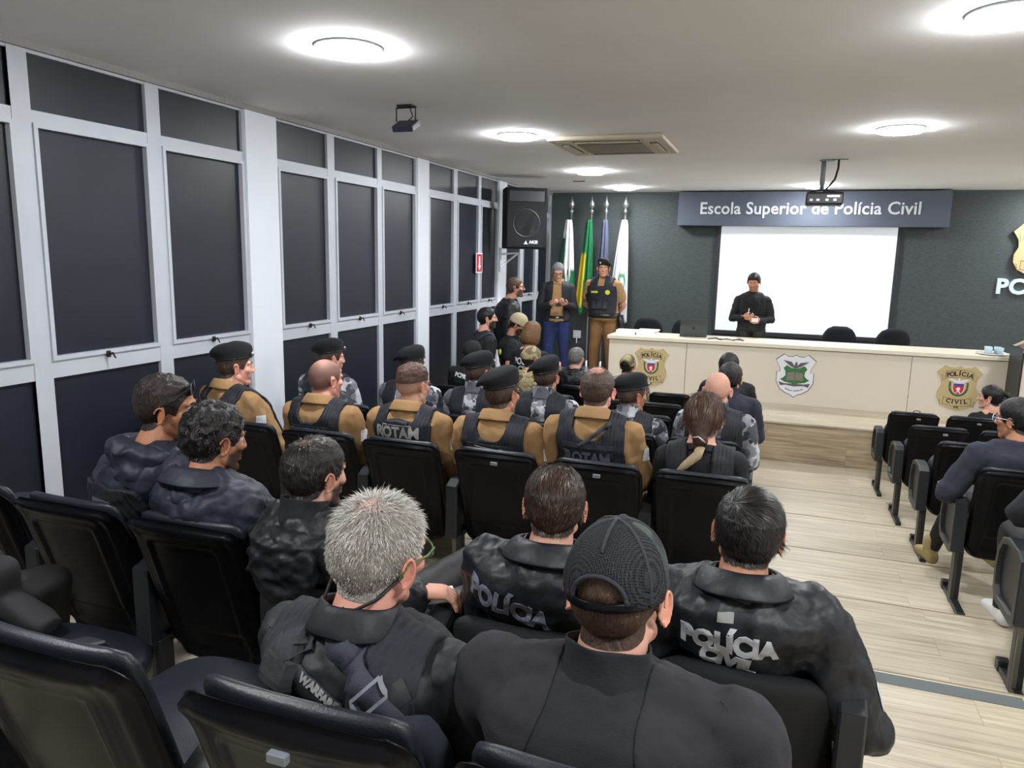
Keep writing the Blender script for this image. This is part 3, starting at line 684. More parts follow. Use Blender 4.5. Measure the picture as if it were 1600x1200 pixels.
MB().box(-0.165, 0.165, -0.12, 0.14, -0.425, -0.305, 0.014).build('projector_body', M_black, e, False)
MB().box(-0.155, 0.155, -0.124, -0.118, -0.41, -0.325, 0.004).build('connector_panel', mat('connector_panel', rgb(70, 70, 78), 0.4), e)
for x in (-0.12, -0.06, 0.02, 0.09): MB().box(x - 0.014, x + 0.014, -0.130, -0.122, -0.39, -0.37, 0.002).build('connector', M_silver, e)
MB().box(0.02, 0.13, -0.130, -0.122, -0.355, -0.337).build('label_plate', M_silver, e)
MB().tube([(-0.14, -0.05, -0.30), (-0.03, 0, -0.275), (0.12, 0.02, -0.30)], 0.010, 8).build('mount_bracket', M_leg, e)
MB().tube([(0.10, -0.02, -0.002), (0.10, -0.02, -0.08), (0.08, -0.02, -0.18), (0.03, -0.04, -0.25), (-0.01, -0.06, -0.29), (0.02, -0.10, -0.33)], 0.010, 8).build('cable', M_cable, e, True)
MB().box(-0.03, 0.18, -0.06, -0.052, -0.006, 0).build('cable_slot', M_black, e)
e = empty('floodlight', (-2.40, 4.62, ZC)); tag(e, 'small dark floodlight hanging from a bracket under the ceiling', 'floodlight')
MB().box(-0.05, 0.06, -0.04, 0.04, -0.012, 0, 0.003).build('mount_plate', M_black, e)
MB().tube([(-0.07, 0, -0.10), (-0.07, 0, -0.014), (0.07, 0, -0.014), (0.07, 0, -0.10)], 0.006, 6).build('bracket', M_black, e)
T = Matrix.Translation((0, 0, -0.13)) @ Matrix.Rotation(math.radians(-62), 4, 'X')
MB().box(-0.075, 0.075, -0.02, 0.02, -0.06, 0.06, 0.006, T).build('lamp_housing', mat('floodlight_housing', rgb(40, 42, 62), 0.4), e)
MB().tube([(0.03, 0, -0.02), (0.05, 0.0, -0.07), (0.03, -0.02, -0.10)], 0.004, 6).build('cable', M_cable, e)
tag(MB().box(-2.62, -2.46, 9.68, 9.74, ZC - 0.008, ZC).build('ceiling_vent', M_acd), 'small dark slot in the ceiling before the flags', 'vent')
tag(MB().box(-3.02, -2.90, YW - 0.03, YW, -1.30, -1.18, 0.004).tube([(-2.96, YW - 0.03, -1.30), (-2.96, YW - 0.03, -1.38)], 0.01, 8).build('wall_socket', M_wh), 'white socket box on the front wall below the leftmost flag', 'socket')

# ---------------------------------------------------------------- auditorium chairs
CW, CH = 0.432, 0.80
LEAN = 0.17
def back_profile(z):               # y of the rear surface centre line
    return (CH - z) * LEAN / 0.55
def chair_shell():
    nu, nv = 45, 61; zb, zt = 0.25, CH; V = []; F = []
    def rows(front):
        R = []
        for j in range(nv):
            t = j / (nv - 1); z = zb + (zt - zb) * t
            for i in range(nu):
                u = -1 + 2 * i / (nu - 1)
                R.append((u, t, z))
        return R
    hw0 = CW / 2; H = zt - zb
    def outline(u, t):              # map unit square to a rounded shape
        x = u * hw0; z = (t - 0.5) * H
        hx, hz = hw0, H / 2
        r = 0.036 if z > 0 else 0.09
        ax, az = abs(x), abs(z)
        cx, cz = hx - r, hz - r
        if ax > cx and az > cz:     # squash the corner onto its arc
            dx, dz = (ax - cx) / r, (az - cz) / r
            m = max(dx, dz); l = math.hypot(dx, dz)
            k = m / l if l > 0 else 1
            ax, az = cx + dx * k * r, cz + dz * k * r
        taper = 1 - 0.05 * (0.5 - z / H)
        return math.copysign(ax, x) * taper, math.copysign(az, z)
    for side in (0, 1):
        for (u, t, z) in rows(side):
            x, zz = outline(u, t); z2 = (zb + zt) / 2 + zz
            edge = min((1 - abs(u)) * hw0, (1 - abs(2 * t - 1)) * H / 2)
            rim = min(edge / 0.022, 1.0); rim = math.sqrt(max(0, 1 - (1 - rim) ** 2))
            base = back_profile(z2)
            curve = 0.026 * abs(u) ** 2.3
            crown = -0.02 * math.exp(-((1 - t) / 0.08) ** 2)
            if side == 0:
                px = abs(x) - 0.135; pz = abs(z2 - 0.53) - 0.215
                d = (math.hypot(max(px + 0.03, 0), max(pz + 0.03, 0)) - 0.03) if (px > -0.03 or pz > -0.03) else max(px, pz)
                bead = -0.007 * math.exp(-(d / 0.006) ** 2) * (1.0 if z2 > 0.36 else 0.35)
                inner = 0.006 / (1 + math.exp(min(50, max(-50, d / 0.003)))) + 0.004 * (1.0 if z2 < 0.40 and px < 0 else 0.0)
                flute = 0.004 * math.exp(-((abs(x) - 0.175) / 0.008) ** 2)
                y = base + curve + bead + inner + flute + crown + 0.035 * (1 - rim)
            else:
                y = base + curve * 0.8 + crown + 0.035 + 0.008 * rim
            V.append((x, y, z2 + (0.012 * (1 - u * u) if t > 0.97 else 0)))
    n0 = nu * nv
    for j in range(nv - 1):
        for i in range(nu - 1):
            a = j * nu + i
            F.append((a, a + 1, a + nu + 1, a + nu)); F.append((n0 + a, n0 + a + nu, n0 + a + nu + 1, n0 + a + 1))
    for i in range(nu - 1):
        F.append((i, n0 + i, n0 + i + 1, i + 1)); a = (nv - 1) * nu + i; F.append((a, a + 1, n0 + a + 1, n0 + a))
    for j in range(nv - 1):
        a = j * nu; F.append((a, a + nu, n0 + a + nu, n0 + a)); a = j * nu + nu - 1; F.append((a, n0 + a, n0 + a + nu, a + nu))
    return V, F
def cushion():
    V, F = loft([((0, back_profile(z) + 0.07 + 0.0, z), a, b, (1, 0, 0), (0, 1, 0)) for z, a, b in
                 ((0.36, 0.16, 0.02), (0.38, 0.19, 0.030), (0.45, 0.200, 0.034), (0.6, 0.203, 0.030), (0.72, 0.203, 0.027), (0.78, 0.200, 0.024), (0.804, 0.190, 0.018), (0.815, 0.16, 0.008))], 30, 3.4)
    return [(v[0], v[1] - 0.012 + 0.5 * v[0] ** 2, v[2]) for v in V], F
def seat_mesh(up):
    V, F = loft([((0, 0, h), a, b, (1, 0, 0), (0, 1, 0)) for h, a, b in ((0, 0.18, 0.19), (0.012, 0.205, 0.215), (0.05, 0.21, 0.22), (0.075, 0.19, 0.20))], 30, 4)
    T = (Matrix.Translation((0, 0.30, 0.40)) @ Matrix.Rotation(math.radians(80), 4, 'X') @ Matrix.Translation((0, 0.06, -0.04))) if up else Matrix.Translation((0, 0.43, 0.37))
    return [tuple(T @ Vector(v)) for v in V], F
def arm_mesh(x):
    mb = MB(); w = 0.032; x = x - 0.007 * (1 if x < 0 else -1)
    pts = [(0.10, 0.31), (0.10, 0.585), (0.16, 0.61), (0.30, 0.615), (0.385, 0.59), (0.43, 0.535), (0.445, 0.44), (0.43, 0.34), (0.39, 0.295), (0.16, 0.285)]
    n = len(pts)
    def ring(off, xx):
        c = np.mean(np.array(pts), axis=0); return [(xx, *(c + (np.array(p) - c) * off)) for p in pts]
    R = [ring(0.97, x - w), ring(1, x - w + 0.006), ring(1, x + w - 0.006), ring(0.97, x + w)]
    inn = [ring(0.80, x - w), ring(0.78, x - w + 0.018)]; inn2 = [ring(0.80, x + w), ring(0.78, x + w - 0.018)]
    seq = [inn[1], inn[0], R[0], R[1], R[2], R[3], inn2[0], inn2[1]]
    V = [p for r in seq for p in r]; F = []
    for k in range(len(seq) - 1):
        for i in range(n): F.append((k * n + i, k * n + (i + 1) % n, (k + 1) * n + (i + 1) % n, (k + 1) * n + i))
    F.append(tuple(range(n))[::-1]); F.append(tuple((len(seq) - 1) * n + i for i in range(n)))
    return V, F
def recalc(o):
    bm = bmesh.new(); bm.from_mesh(o.data); bmesh.ops.recalc_face_normals(bm, faces=bm.faces[:]); bm.to_mesh(o.data); bm.free(); return o
PX = 0.2475
def make_chair(cover=False, up=True, right=False):
    e = empty('auditorium_chair')
    if cover:
        V, F = loft([((0, back_profile(z) + 0.055, z), a, b, (1, 0, 0), (0, 1, 0)) for z, a, b in
                     ((0.18, 0.17, 0.03), (0.22, 0.205, 0.045), (0.32, 0.222, 0.050), (0.46, 0.226, 0.050), (0.54, 0.222, 0.046), (0.595, 0.205, 0.040), (0.622, 0.17, 0.030), (0.632, 0.10, 0.013))], 36, 3.2)
        V = [(v[0], v[1] + 0.9 * v[0] ** 2, v[2]) for v in V]
        recalc(mk('backrest', V, F, M_cover, e, True))
    else:
        recalc(mk('back_shell', *chair_shell(), M_dark, e, True))
        recalc(mk('back_cushion', *cushion(), M_pad, e, True))
    recalc(mk('seat', *seat_mesh(up), M_pad, e, True))
    for x in ([-PX, PX] if right else [-PX]):
        a = recalc(mk('armrest', *arm_mesh(x), M_arm, e, False)); x = x + (0.014 if x < 0 else -0.014)
        MB().box(x - 0.022, x - 0.002, 0.13, 0.155, 0, 0.30).build('leg_stripe', M_legl, MB().box(x - 0.022, x + 0.022, 0.13, 0.19, 0.0, 0.32, 0.003).build('leg', M_leg, e))
        MB().box(x - 0.02, x + 0.02, -0.06, 0.34, 0.0, 0.028, 0.004).box(x - 0.024, x + 0.024, 0.31, 0.36, 0.0, 0.05, 0.004).build('foot_rail', M_leg, e)
    return e
def copy_tree(o, parent=None):
    c = o.copy(); COL.objects.link(c)
    if parent: c.parent = parent
    for ch in o.children: copy_tree(ch, c)
    return c
PROTO = {}
def chair(x, row, label, cover=False, up=False, right=False, clip=0, group='auditorium chairs in the left block', dy=0.0):
    k = (cover, up, right)
    if k not in PROTO: PROTO[k] = make_chair(*k); e = PROTO[k]
    else: e = copy_tree(PROTO[k])
    e.location = (x, ROWY[row] + dy, TIER[row]); tag(e, label, 'chair', group)
    return e
def number_clip(e, x):
    MB().box(x - 0.017, x + 0.017, -0.022, -0.008, 0.758, 0.774, 0.002).build('number_plate', M_grey, e)
PROTO_ONLY = []

# ---------------------------------------------------------------- people: helpers
def Rz(a): c, s = math.cos(a), math.sin(a); return np.array([[c, -s, 0], [s, c, 0], [0, 0, 1.]])
def Rx(a): c, s = math.cos(a), math.sin(a); return np.array([[1., 0, 0], [0, c, -s], [0, s, c]])
def Ry(a): c, s = math.cos(a), math.sin(a); return np.array([[c, 0, s], [0, 1., 0], [-s, 0, c]])
def xf(VF, R, t):
    V, F = VF; return [R @ np.array(v, float) + t for v in V], F
def tris(F):
    out = []
    for f in F:
        for i in range(1, len(f) - 1): out.append((f[0], f[i], f[i + 1]))
    return out
def clip(V, F, N, f):
    """keep the part of a surface where the field f (per vertex) is positive, cut cleanly"""
    V = list(map(np.array, V)); N = list(map(np.array, N)); out = []; cache = {}; f = [float(t) for t in f]
    def cut(a, b):
        k = (a, b) if a < b else (b, a)
        if k not in cache:
            t = f[a] / (f[a] - f[b]); V.append(V[a] + (V[b] - V[a]) * t); n = N[a] + (N[b] - N[a]) * t; N.append(n / (np.linalg.norm(n) + 1e-9)); cache[k] = len(V) - 1
        return cache[k]
    for (a, b, c) in tris(F):
        s = (f[a] > 0) + (f[b] > 0) + (f[c] > 0)
        if s == 3: out.append((a, b, c)); continue
        if s == 0: continue
        t = [a, b, c]
        while not ((f[t[0]] > 0) == (s == 1) and (f[t[1]] > 0) != (s == 1) and (f[t[2]] > 0) != (s == 1)): t = t[1:] + t[:1]
        p, q, r = t
        if s == 1: out.append((p, cut(p, q), cut(p, r)))
        else: out.append((cut(p, q), q, r)); out.append((cut(p, q), r, cut(p, r)))
    used = sorted({i for t in out for i in t}); mp = {o: n for n, o in enumerate(used)}
    return np.array([V[i] for i in used]).reshape(-1, 3), [tuple(mp[i] for i in t) for t in out], np.array([N[i] for i in used]).reshape(-1, 3)
def nz(p, s, seed=0.0): return noise.noise(Vector((p[0] * s + seed, p[1] * s - seed, p[2] * s + 2 * seed)))
def sm(x, a, b): t = min(1, max(0, (x - a) / (b - a))); return t * t * (3 - 2 * t)
def smv(x, a, b): t = np.clip((x - a) / (b - a), 0, 1); return t * t * (3 - 2 * t)
def bvh_of(V, F): return BVHTree.FromPolygons([tuple(v) for v in V], F)
def subdiv(V2, F2, ml):
    bm = bmesh.new(); vs = [bm.verts.new((v[0], v[1], 0)) for v in V2]
    for f in F2:
        try: bm.faces.new([vs[i] for i in f])
        except Exception: pass
    bmesh.ops.triangulate(bm, faces=bm.faces[:])
    for _ in range(4):
        E_ = [e for e in bm.edges if e.calc_length() > ml]
        if not E_: break
        bmesh.ops.subdivide_edges(bm, edges=E_, cuts=1, use_grid_fill=False); bmesh.ops.triangulate(bm, faces=[f for f in bm.faces if len(f.verts) > 3])
    bm.verts.index_update(); V = [(v.co.x, v.co.y) for v in bm.verts]; F = [tuple(v.index for v in f.verts) for f in bm.faces]; bm.free(); return V, F
def wrap(V2, F2, bvh, org, right, up, lift=0.003, ml=0.014):
    """lay a flat drawing on a garment, following its surface"""
    V2, F2 = subdiv(V2, F2, ml); org = np.array(org, float); right = np.array(right, float); up = np.array(up, float)
    into = np.cross(up, right); into /= np.linalg.norm(into); into = into if True else -into
    V = []; last = None
    for (x, y) in V2:
        p = org + right * x + up * y
        h = bvh.ray_cast(Vector(p - into * 0.5), Vector(into))
        if h[0] is not None: q = np.array(h[0]) - into * lift; last = h[3]
        else: q = p - into * 0.05 + into * 0.0 if last is None else p + into * (last - 0.5)
        V.append(q)
    return V, F2
def rectm(w, h, nx=6, ny=4):
    V = [(-w / 2 + w * i / nx, -h / 2 + h * j / ny) for j in range(ny + 1) for i in range(nx + 1)]
    F = [(j * (nx + 1) + i, j * (nx + 1) + i + 1, (j + 1) * (nx + 1) + i + 1, (j + 1) * (nx + 1) + i) for j in range(ny) for i in range(nx)]
    return V, F
def bandm(pts, w, n=14):
    P = np.array(pts, float); L = [0]
    for i in range(1, len(P)): L.append(L[-1] + np.linalg.norm(P[i] - P[i - 1]))
    V = []; F = []
    for k in range(n + 1):
        t = L[-1] * k / n; c = np.array([np.interp(t, L, P[:, 0]), np.interp(t, L, P[:, 1])])
        t2 = min(L[-1], t + 1e-3); t1 = max(0, t - 1e-3)
        d = np.array([np.interp(t2, L, P[:, 0]) - np.interp(t1, L, P[:, 0]), np.interp(t2, L, P[:, 1]) - np.interp(t1, L, P[:, 1])]); d /= np.linalg.norm(d) + 1e-9
        nn = np.array([-d[1], d[0]]) * w / 2; V += [tuple(c + nn), tuple(c - nn)]
    for k in range(n): F.append((2 * k, 2 * k + 1, 2 * k + 3, 2 * k + 2))
    return V, F
def solid(o, th, off=-1.0):
    m = o.modifiers.new('s', 'SOLIDIFY'); m.thickness = th; m.offset = off; return o

def mesh_fabric():
    m = bpy.data.materials.new('cap_net'); m.use_nodes = True; nt = m.node_tree; N = nt.nodes; L = nt.links
    b = N['Principled BSDF']; b.inputs['Base Color'].default_value = rgb(32, 34, 41); b.inputs['Roughness'].default_value = 0.8
    tc = N.new('ShaderNodeTexCoord'); v = N.new('ShaderNodeTexVoronoi'); v.inputs['Scale'].default_value = 330; v.inputs['Randomness'].default_value = 0.15
    mp = N.new('ShaderNodeMapping'); mp.inputs['Rotation'].default_value = (0.5, 0.3, 0.6); mp.inputs['Scale'].default_value = (1, 1, 0.6)
    L.new(tc.outputs['Object'], mp.inputs[0]); L.new(mp.outputs[0], v.inputs['Vector'])
    g = N.new('ShaderNodeMath'); g.operation = 'GREATER_THAN'; g.inputs[1].default_value = 0.42
    L.new(v.outputs['Distance'], g.inputs[0]); L.new(g.outputs[0], b.inputs['Alpha']); return m
M_mesh = mesh_fabric()
# head in its own frame: face +Y, up +Z, origin midway between chin and crown
def head_parts(fem=False):
    P = []
    P.append(ell((0, -0.012, 0.030), (0.0745, 0.094, 0.086), None, 24, 16))
    P.append(ell((0, -0.045, 0.012), (0.066, 0.058, 0.066), None, 20, 12))
    P.append(ell((0, 0.028, -0.022), (0.060 if not fem else 0.056, 0.060, 0.082), None, 20, 14))
    P.append(capsule((0.045, 0.005, -0.055), (0.014, 0.060, -0.088), 0.022, 0.020)); P.append(capsule((-0.045, 0.005, -0.055), (-0.014, 0.060, -0.088), 0.022, 0.020))
    P.append(ell((0, 0.068, -0.090), (0.024, 0.020, 0.018)))
    P.append(capsule((0, 0.084, 0.022), (0, 0.1015, -0.019), 0.0078, 0.0102, 10)); P.append(ell((0.012, 0.094, -0.024), (0.009, 0.012, 0.008))); P.append(ell((-0.012, 0.094, -0.024), (0.009, 0.012, 0.008)))
    for s in (-1, 1):
        P.append(capsule((s * 0.012, 0.080, 0.028), (s * 0.046, 0.066, 0.026), 0.009, 0.009, 8))
        P.append(ell((s * 0.043, 0.056, -0.014), (0.022, 0.020, 0.020)))
        R = Rz(s * -0.30) @ Rx(-0.15)
        P.append(ell((s * 0.0775, -0.010, -0.006), (0.0045, 0.015, 0.026), R))
        pts = [np.array([s * 0.081, -0.012, -0.006]) + R @ np.array([s * (0.004 + 0.006 * max(0, -math.cos(a))), 0.016 * math.cos(a) - 0.001, 0.028 * math.sin(a)]) for a in np.linspace(-1.9, 3.0 if s > 0 else 3.0, 11) * 1.0]
        pts = [np.array([p[0], p[1], p[2]]) for p in pts]
        P.append(tube(pts, 0.0038, 8)); P.append(ell((s * 0.0765, -0.005, -0.032), (0.0045, 0.007, 0.008)))
    P.append(capsule((-0.018, 0.080, -0.050), (0.018, 0.080, -0.050), 0.0075, 0.0075, 8)); P.append(capsule((-0.014, 0.080, -0.061), (0.014, 0.080, -0.061), 0.008, 0.008, 8))
    return P
def line_z(y):      # hair line height against y
    return np.interp(y, [-0.12, -0.06, -0.035, -0.012, 0.010, 0.032, 0.046, 0.066, 0.09, 0.12], [-0.060, -0.060, -0.052, -0.028, 0.005, -0.008, 0.030, 0.056, 0.066, 0.08])
HANDP = None
def hand_mesh(curl=0.5):
    """right hand; wrist at origin, fingers along +Y, palm facing -Z, thumb towards -X"""
    P = [loft([((0, y, 0), a, b, (1, 0, 0), (0, 0, 1)) for y, a, b in ((-0.03, 0.024, 0.018), (0, 0.027, 0.018), (0.03, 0.037, 0.017), (0.075, 0.041, 0.015), (0.092, 0.038, 0.011))], 18, 2.6)]
    for i, (x, L) in enumerate(((-0.030, 0.074), (-0.010, 0.083), (0.010, 0.077), (0.029, 0.060))):
        p = np.array([x, 0.085, 0.0]); a = 0.12 + 0.05 * i; pts = [p]; r = [0.0098]
        for seg, (fr, ca) in enumerate(((0.45, 0.75), (0.32, 1.0), (0.23, 0.8))):
            a += curl * ca; p = p + np.array([x * 0.03, math.cos(a), -math.sin(a)]) * L * fr
            pts.append(p); r.append((0.0090, 0.0083, 0.0070)[seg])
        P.append(tube(pts, r, 10)); P.append(ell(pts[-1], (0.0072, 0.0072, 0.0072)))
        for q in pts[:-1]: P.append(ell(q, (0.0096, 0.0096, 0.0096)))
    t = [np.array([-0.022, 0.018, -0.004]), np.array([-0.048, 0.045, -0.016]), np.array([-0.056, 0.072, -0.026]), np.array([-0.052, 0.095, -0.034])]
    P.append(tube(t, [0.016, 0.0125, 0.0105, 0.0085], 10)); P.append(ell(t[-1], (0.0085, 0.0085, 0.0085)))
    return fuse(P, 0.0042, 2)
HANDS = {}
def hand_at(wrist, direction, palm, right, curl):
    k = round(curl, 1)
    if k not in HANDS: HANDS[k] = hand_mesh(k)
    V, F, N = HANDS[k]
    y = np.array(direction, float); y /= np.linalg.norm(y); z = -np.array(palm, float); z = z - y * (z @ y); z /= np.linalg.norm(z) + 1e-9; x = np.cross(y, z)
    Vv = V.copy()
    if not right: Vv[:, 0] *= -1; F = [f[::-1] for f in F]
    M = np.stack([x, y, z], axis=1)
    return Vv @ M.T + np.array(wrist), F

HAIRM = {}
def hair_mat(c, rough=0.45):
    k = tuple(round(x, 3) for x in c)
    if k not in HAIRM:
        HAIRM[k] = mat('hair_%d' % len(HAIRM), c, rough, bump=[(45, 0.6, 'noise', (1, 1, 0.25)), (180, 0.4, 'noise', (1, 1, 0.3))], var=(60, 0.25), spec=0.35)
    return HAIRM[k]
SKIN = dict(fair=(212, 160, 138), mid=(196, 140, 112), tan=(176, 122, 92), pink=(218, 158, 140))

def person(label, head, floor, pose='sit', base=None, byaw=0, hyaw=0, pitch=0, roll=0, skin='mid', hair=None, top=None, pants=M_black, shoes=M_leather,
           arms=None, near=0, build=1.0, collar=None, sleeve='long', fem=False, face=False, beard=None, brow=True, group=None, hs=1.0, legs=None, neck=0.055, bulk=0.0, vox=None, twist=0.0, hip_z=None, shw=0.175, drop=0.065):
    """head = world position of the head centre; base = world xy of the pelvis"""
    byaw, hyaw, pitch, roll = map(math.radians, (byaw, hyaw, pitch, roll))
    hx, hy, hz = head
    if base is None: base = (hx, hy + 0.06) if pose == 'sit' else (hx, hy - 0.02)
    O = np.array([base[0], base[1], floor]); RB = Rz(byaw)
    hc = RB.T @ (np.array(head) - O)
    RH = Rz(hyaw - byaw) @ Rx(pitch) @ Ry(roll)
    A = hc - RH @ np.array([0, 0.012, 0.065]) * hs
    Nb = A + np.array([0, -0.032, -0.055])
    H = hc[2] + 0.115
    if pose == 'sit': hip = np.array([0, 0, 0.475 if hip_z is None else hip_z])
    else: hip = np.array([0, 0, 0.53 * H]); 
    if pose != 'sit': Nb[1] = min(Nb[1], 0.02); Nb[2] -= 0.028; drop += 0.012
    vx = vox or (0.0085 if near == 2 else 0.011 if near == 1 else 0.014)
    def spine(t):
        p = hip + (Nb - hip) * t; p = p + np.array([0, -0.028, 0]) * math.sin(PI * min(1, max(0, t))); return p
    prof = [(-0.05, .13, .09), (0.0, .165, .12), (.2, .160, .115), (.4, .155, .112), (.6, .170, .122), (.78, .182, .122), (.88, .172, .108), (.95, .125, .085), (1.0, .07, .065), (1.05, .045, .045)]
    if fem: prof = [(-0.05, .13, .09), (0.0, .168, .12), (.2, .150, .105), (.4, .130, .10), (.6, .145, .118), (.78, .155, .112), (.88, .145, .09), (.95, .10, .07), (1.0, .055, .055), (1.05, .04, .04)]
    TW = Rz(math.radians(twist))
    def torso(off, t0=-9):
        return loft([(spine(t), (a * build) + off, (b * (0.5 + 0.5 * build)) + off, TW @ np.array([1, 0, 0]), TW @ np.array([0, 1, 0])) for t, a, b in prof if t >= t0], 30, 2.35)
    Sh = {s: Nb + TW @ np.array([s * shw * build * (0.88 if fem else 1), 0.005, -drop]) for s in (-1, 1)}
    ar = arms or {}
    EL = {}; WR = {}; HD = {}
    for s in (-1, 1):
        d = ar.get(s, {})
        if pose == 'sit':
            e_ = Sh[s] + np.array(d.get('e', (s * 0.05, 0.07, -0.25))); w_ = e_ + np.array(d.get('w', (-s * 0.10, 0.22, -0.04)))
        else:
            k = H / 1.75; e_ = Sh[s] + np.array(d.get('e', (s * 0.05, -0.02, -0.29))) * k; w_ = e_ + np.array(d.get('w', (-s * 0.0, 0.08, -0.24))) * k
        EL[s], WR[s] = e_, w_; HD[s] = (d.get('palm', (0, -0.2, -1) if pose == 'sit' else (-s, 0, 0)), d.get('curl', 0.5), d.get('dir'))
        if 'Ww' in d:
            WR[s] = RB.T @ (np.array(d['Ww']) - O); m_ = (Sh[s] + WR[s]) / 2; EL[s] = m_ + np.array([s * 0.07, -0.03, -0.10])
    KN = {}; AN = {}
    for s in (-1, 1):
        lg = (legs or {}).get(s, {})
        if pose == 'sit':
            KN[s] = hip + np.array(lg.get('k', (s * 0.16, 0.40, 0.03))); AN[s] = np.array(lg.get('a', (s * 0.16, 0.42, 0.08)))
        else:
            KN[s] = np.array([s * 0.11, 0.03, 0.28 * H]); AN[s] = np.array(lg.get('a', (s * 0.13, 0.0, 0.08)))
    def leg_parts(off):
        P = []
        for s in (-1, 1):
            h0 = hip + np.array([s * 0.085, 0, -0.01])
            P += [capsule(h0, KN[s], 0.085 + off, 0.058 + off), capsule(KN[s], AN[s], 0.056 + off, (0.036 if pose != 'sit' else 0.04) + off)]
        return P
    def arm_parts(off, upto=1.0):
        P = []
        for s in (-1, 1):
            P += [capsule(Nb + np.array([s * 0.02, -0.01, -0.012]), Sh[s] + np.array([0, 0, -0.004]), 0.042 + off * 0.6, 0.046 + off)]
            if upto >= 1: P += [capsule(Sh[s], EL[s], 0.052 * build + off, 0.041 * build + off), capsule(EL[s], WR[s] - (WR[s] - EL[s]) * 0.03, 0.040 * build + off, 0.027 + off * 0.8)]
            else: P += [capsule(Sh[s], Sh[s] + (EL[s] - Sh[s]) * upto, 0.052 * build + off, 0.047 * build + off + 0.004)]
        return P
    # --- body: head with neck, then the rest, hands
    hv = 0.0034 if near == 2 else 0.0052 if (near == 1 or face) else 0.0068
    hp = [xf(p, RH * hs, hc) for p in head_parts(fem)] + [capsule(A + np.array([0, 0.002, 0.02]), Nb + np.array([0, 0, 0.0]), neck, neck + 0.010, 20)] + [capsule(Nb + np.array([-0.07, -0.01, -0.02]), Nb + np.array([0.07, -0.01, -0.02]), 0.04, 0.04)]
    hV, hF, hN = fuse(hp, hv, 3)
    bV, bF, bN = fuse([torso(-0.012)] + arm_parts(-0.004) + leg_parts(-0.012), 0.016 if sleeve == 'long' else 0.011, 3)
    q = ((hV - hc) @ RH) / hs
    nh = len(hV)
    base_c = np.array([lin(c) for c in SKIN[skin]])
    C = np.tile(base_c, (nh, 1))
    ear = smv(np.abs(q[:, 0]), 0.076, 0.083) * smv(q[:, 2], -0.05, -0.03) * smv(-q[:, 2], -0.04, -0.02) * smv(-np.abs(q[:, 1] + 0.01), -0.035, -0.02)
    red = np.array([1.02, 0.84, 0.80])
    C = C * (1 - ear[:, None]) + C * red * ear[:, None]
    lips = smv(-np.abs(q[:, 2] + 0.056), -0.011, -0.006) * smv(-np.abs(q[:, 0]), -0.024, -0.018) * (q[:, 1] > 0.06)
    C = C * (1 - lips[:, None] * 0.6) + C * np.array([0.95, 0.6, 0.58]) * lips[:, None] * 0.6
    nose = np.exp(-((q[:, 0] / 0.02) ** 2 + ((q[:, 1] - 0.105) / 0.02) ** 2 + ((q[:, 2] + 0.02) / 0.02) ** 2)); C = C * (1 - 0.3 * nose[:, None]) + C * red * 0.3 * nose[:, None]
    fl = q[:, 2] - line_z(q[:, 1])
    earm = (np.abs(q[:, 0]) > 0.0735) & (np.abs(q[:, 1] + 0.012) < 0.034) & (q[:, 2] < 0.030) & (q[:, 2] > -0.045)
    fl = np.where(earm, -0.02, fl)
    hd = hair or {}
    hcol = np.array(hd.get('color', rgb(40, 32, 28))[:3])
    if hd:
        st = hd.get('scalp', 0.75) * smv(fl, -0.006, 0.012) * (1 if 'bald' not in hd else 1 - hd.get('baldk', 0.9) * np.exp(-(((q[:, 0]) / 0.055) ** 2 + ((q[:, 1] - hd['bald'][0]) / hd['bald'][1]) ** 2 + ((q[:, 2] - 0.105) / 0.045) ** 2)))
        fade = hd.get('fade', 0.0)
        st = st * (1 - fade * smv(-q[:, 2], -0.045, 0.03))
        C = C * (1 - st[:, None]) + hcol * st[:, None]
    if beard:
        bm_ = smv(-(q[:, 2] + 0.010 + 0.5 * np.clip(0.05 - q[:, 1], 0, 1)), 0, 0.02) * smv(q[:, 1], 0.0, 0.02) * (1 - np.clip(lips * 1.5, 0, 1)) * smv(q[:, 2], -0.125, -0.10)
        bc = np.array(beard[0][:3]); C = C * (1 - beard[1] * bm_[:, None]) + bc * (beard[1] * bm_[:, None])
    Vs = [hV, bV]; Fs = list(hF) + [tuple(i + nh for i in f) for f in bF]; Cs = [C, np.tile(base_c, (len(bV), 1))]
    k = nh + len(bV)
    for s in (-1, 1):
        d = HD[s][2]; d = (WR[s] - EL[s]) if d is None else np.array(d, float)
        V_, F_ = hand_at(WR[s], d, HD[s][0], s > 0, HD[s][1])
        Vs.append(V_); Fs += [tuple(i + k for i in f) for f in F_]; Cs.append(np.tile(base_c * np.array([1.0, 0.95, 0.93]), (len(V_), 1))); k += len(V_)
    V = np.vstack(Vs); C = np.vstack(Cs)
    body = mk('person', V, Fs, M_skin, None, True, C)
    body.location = O; body.rotation_euler = (0, 0, byaw)
    tag(body, label, 'person', group)
    P = dict(o=body, O=O, hc=hc, RH=RH, hs=hs, Nb=Nb, hip=hip, Sh=Sh, EL=EL, WR=WR, hV=hV, hF=hF, hN=hN, q=q, spine=spine, near=near, RB=RB, AN=AN, KN=KN)
    P['hbvh'] = bvh_of(hV, hF); P['fl'] = fl
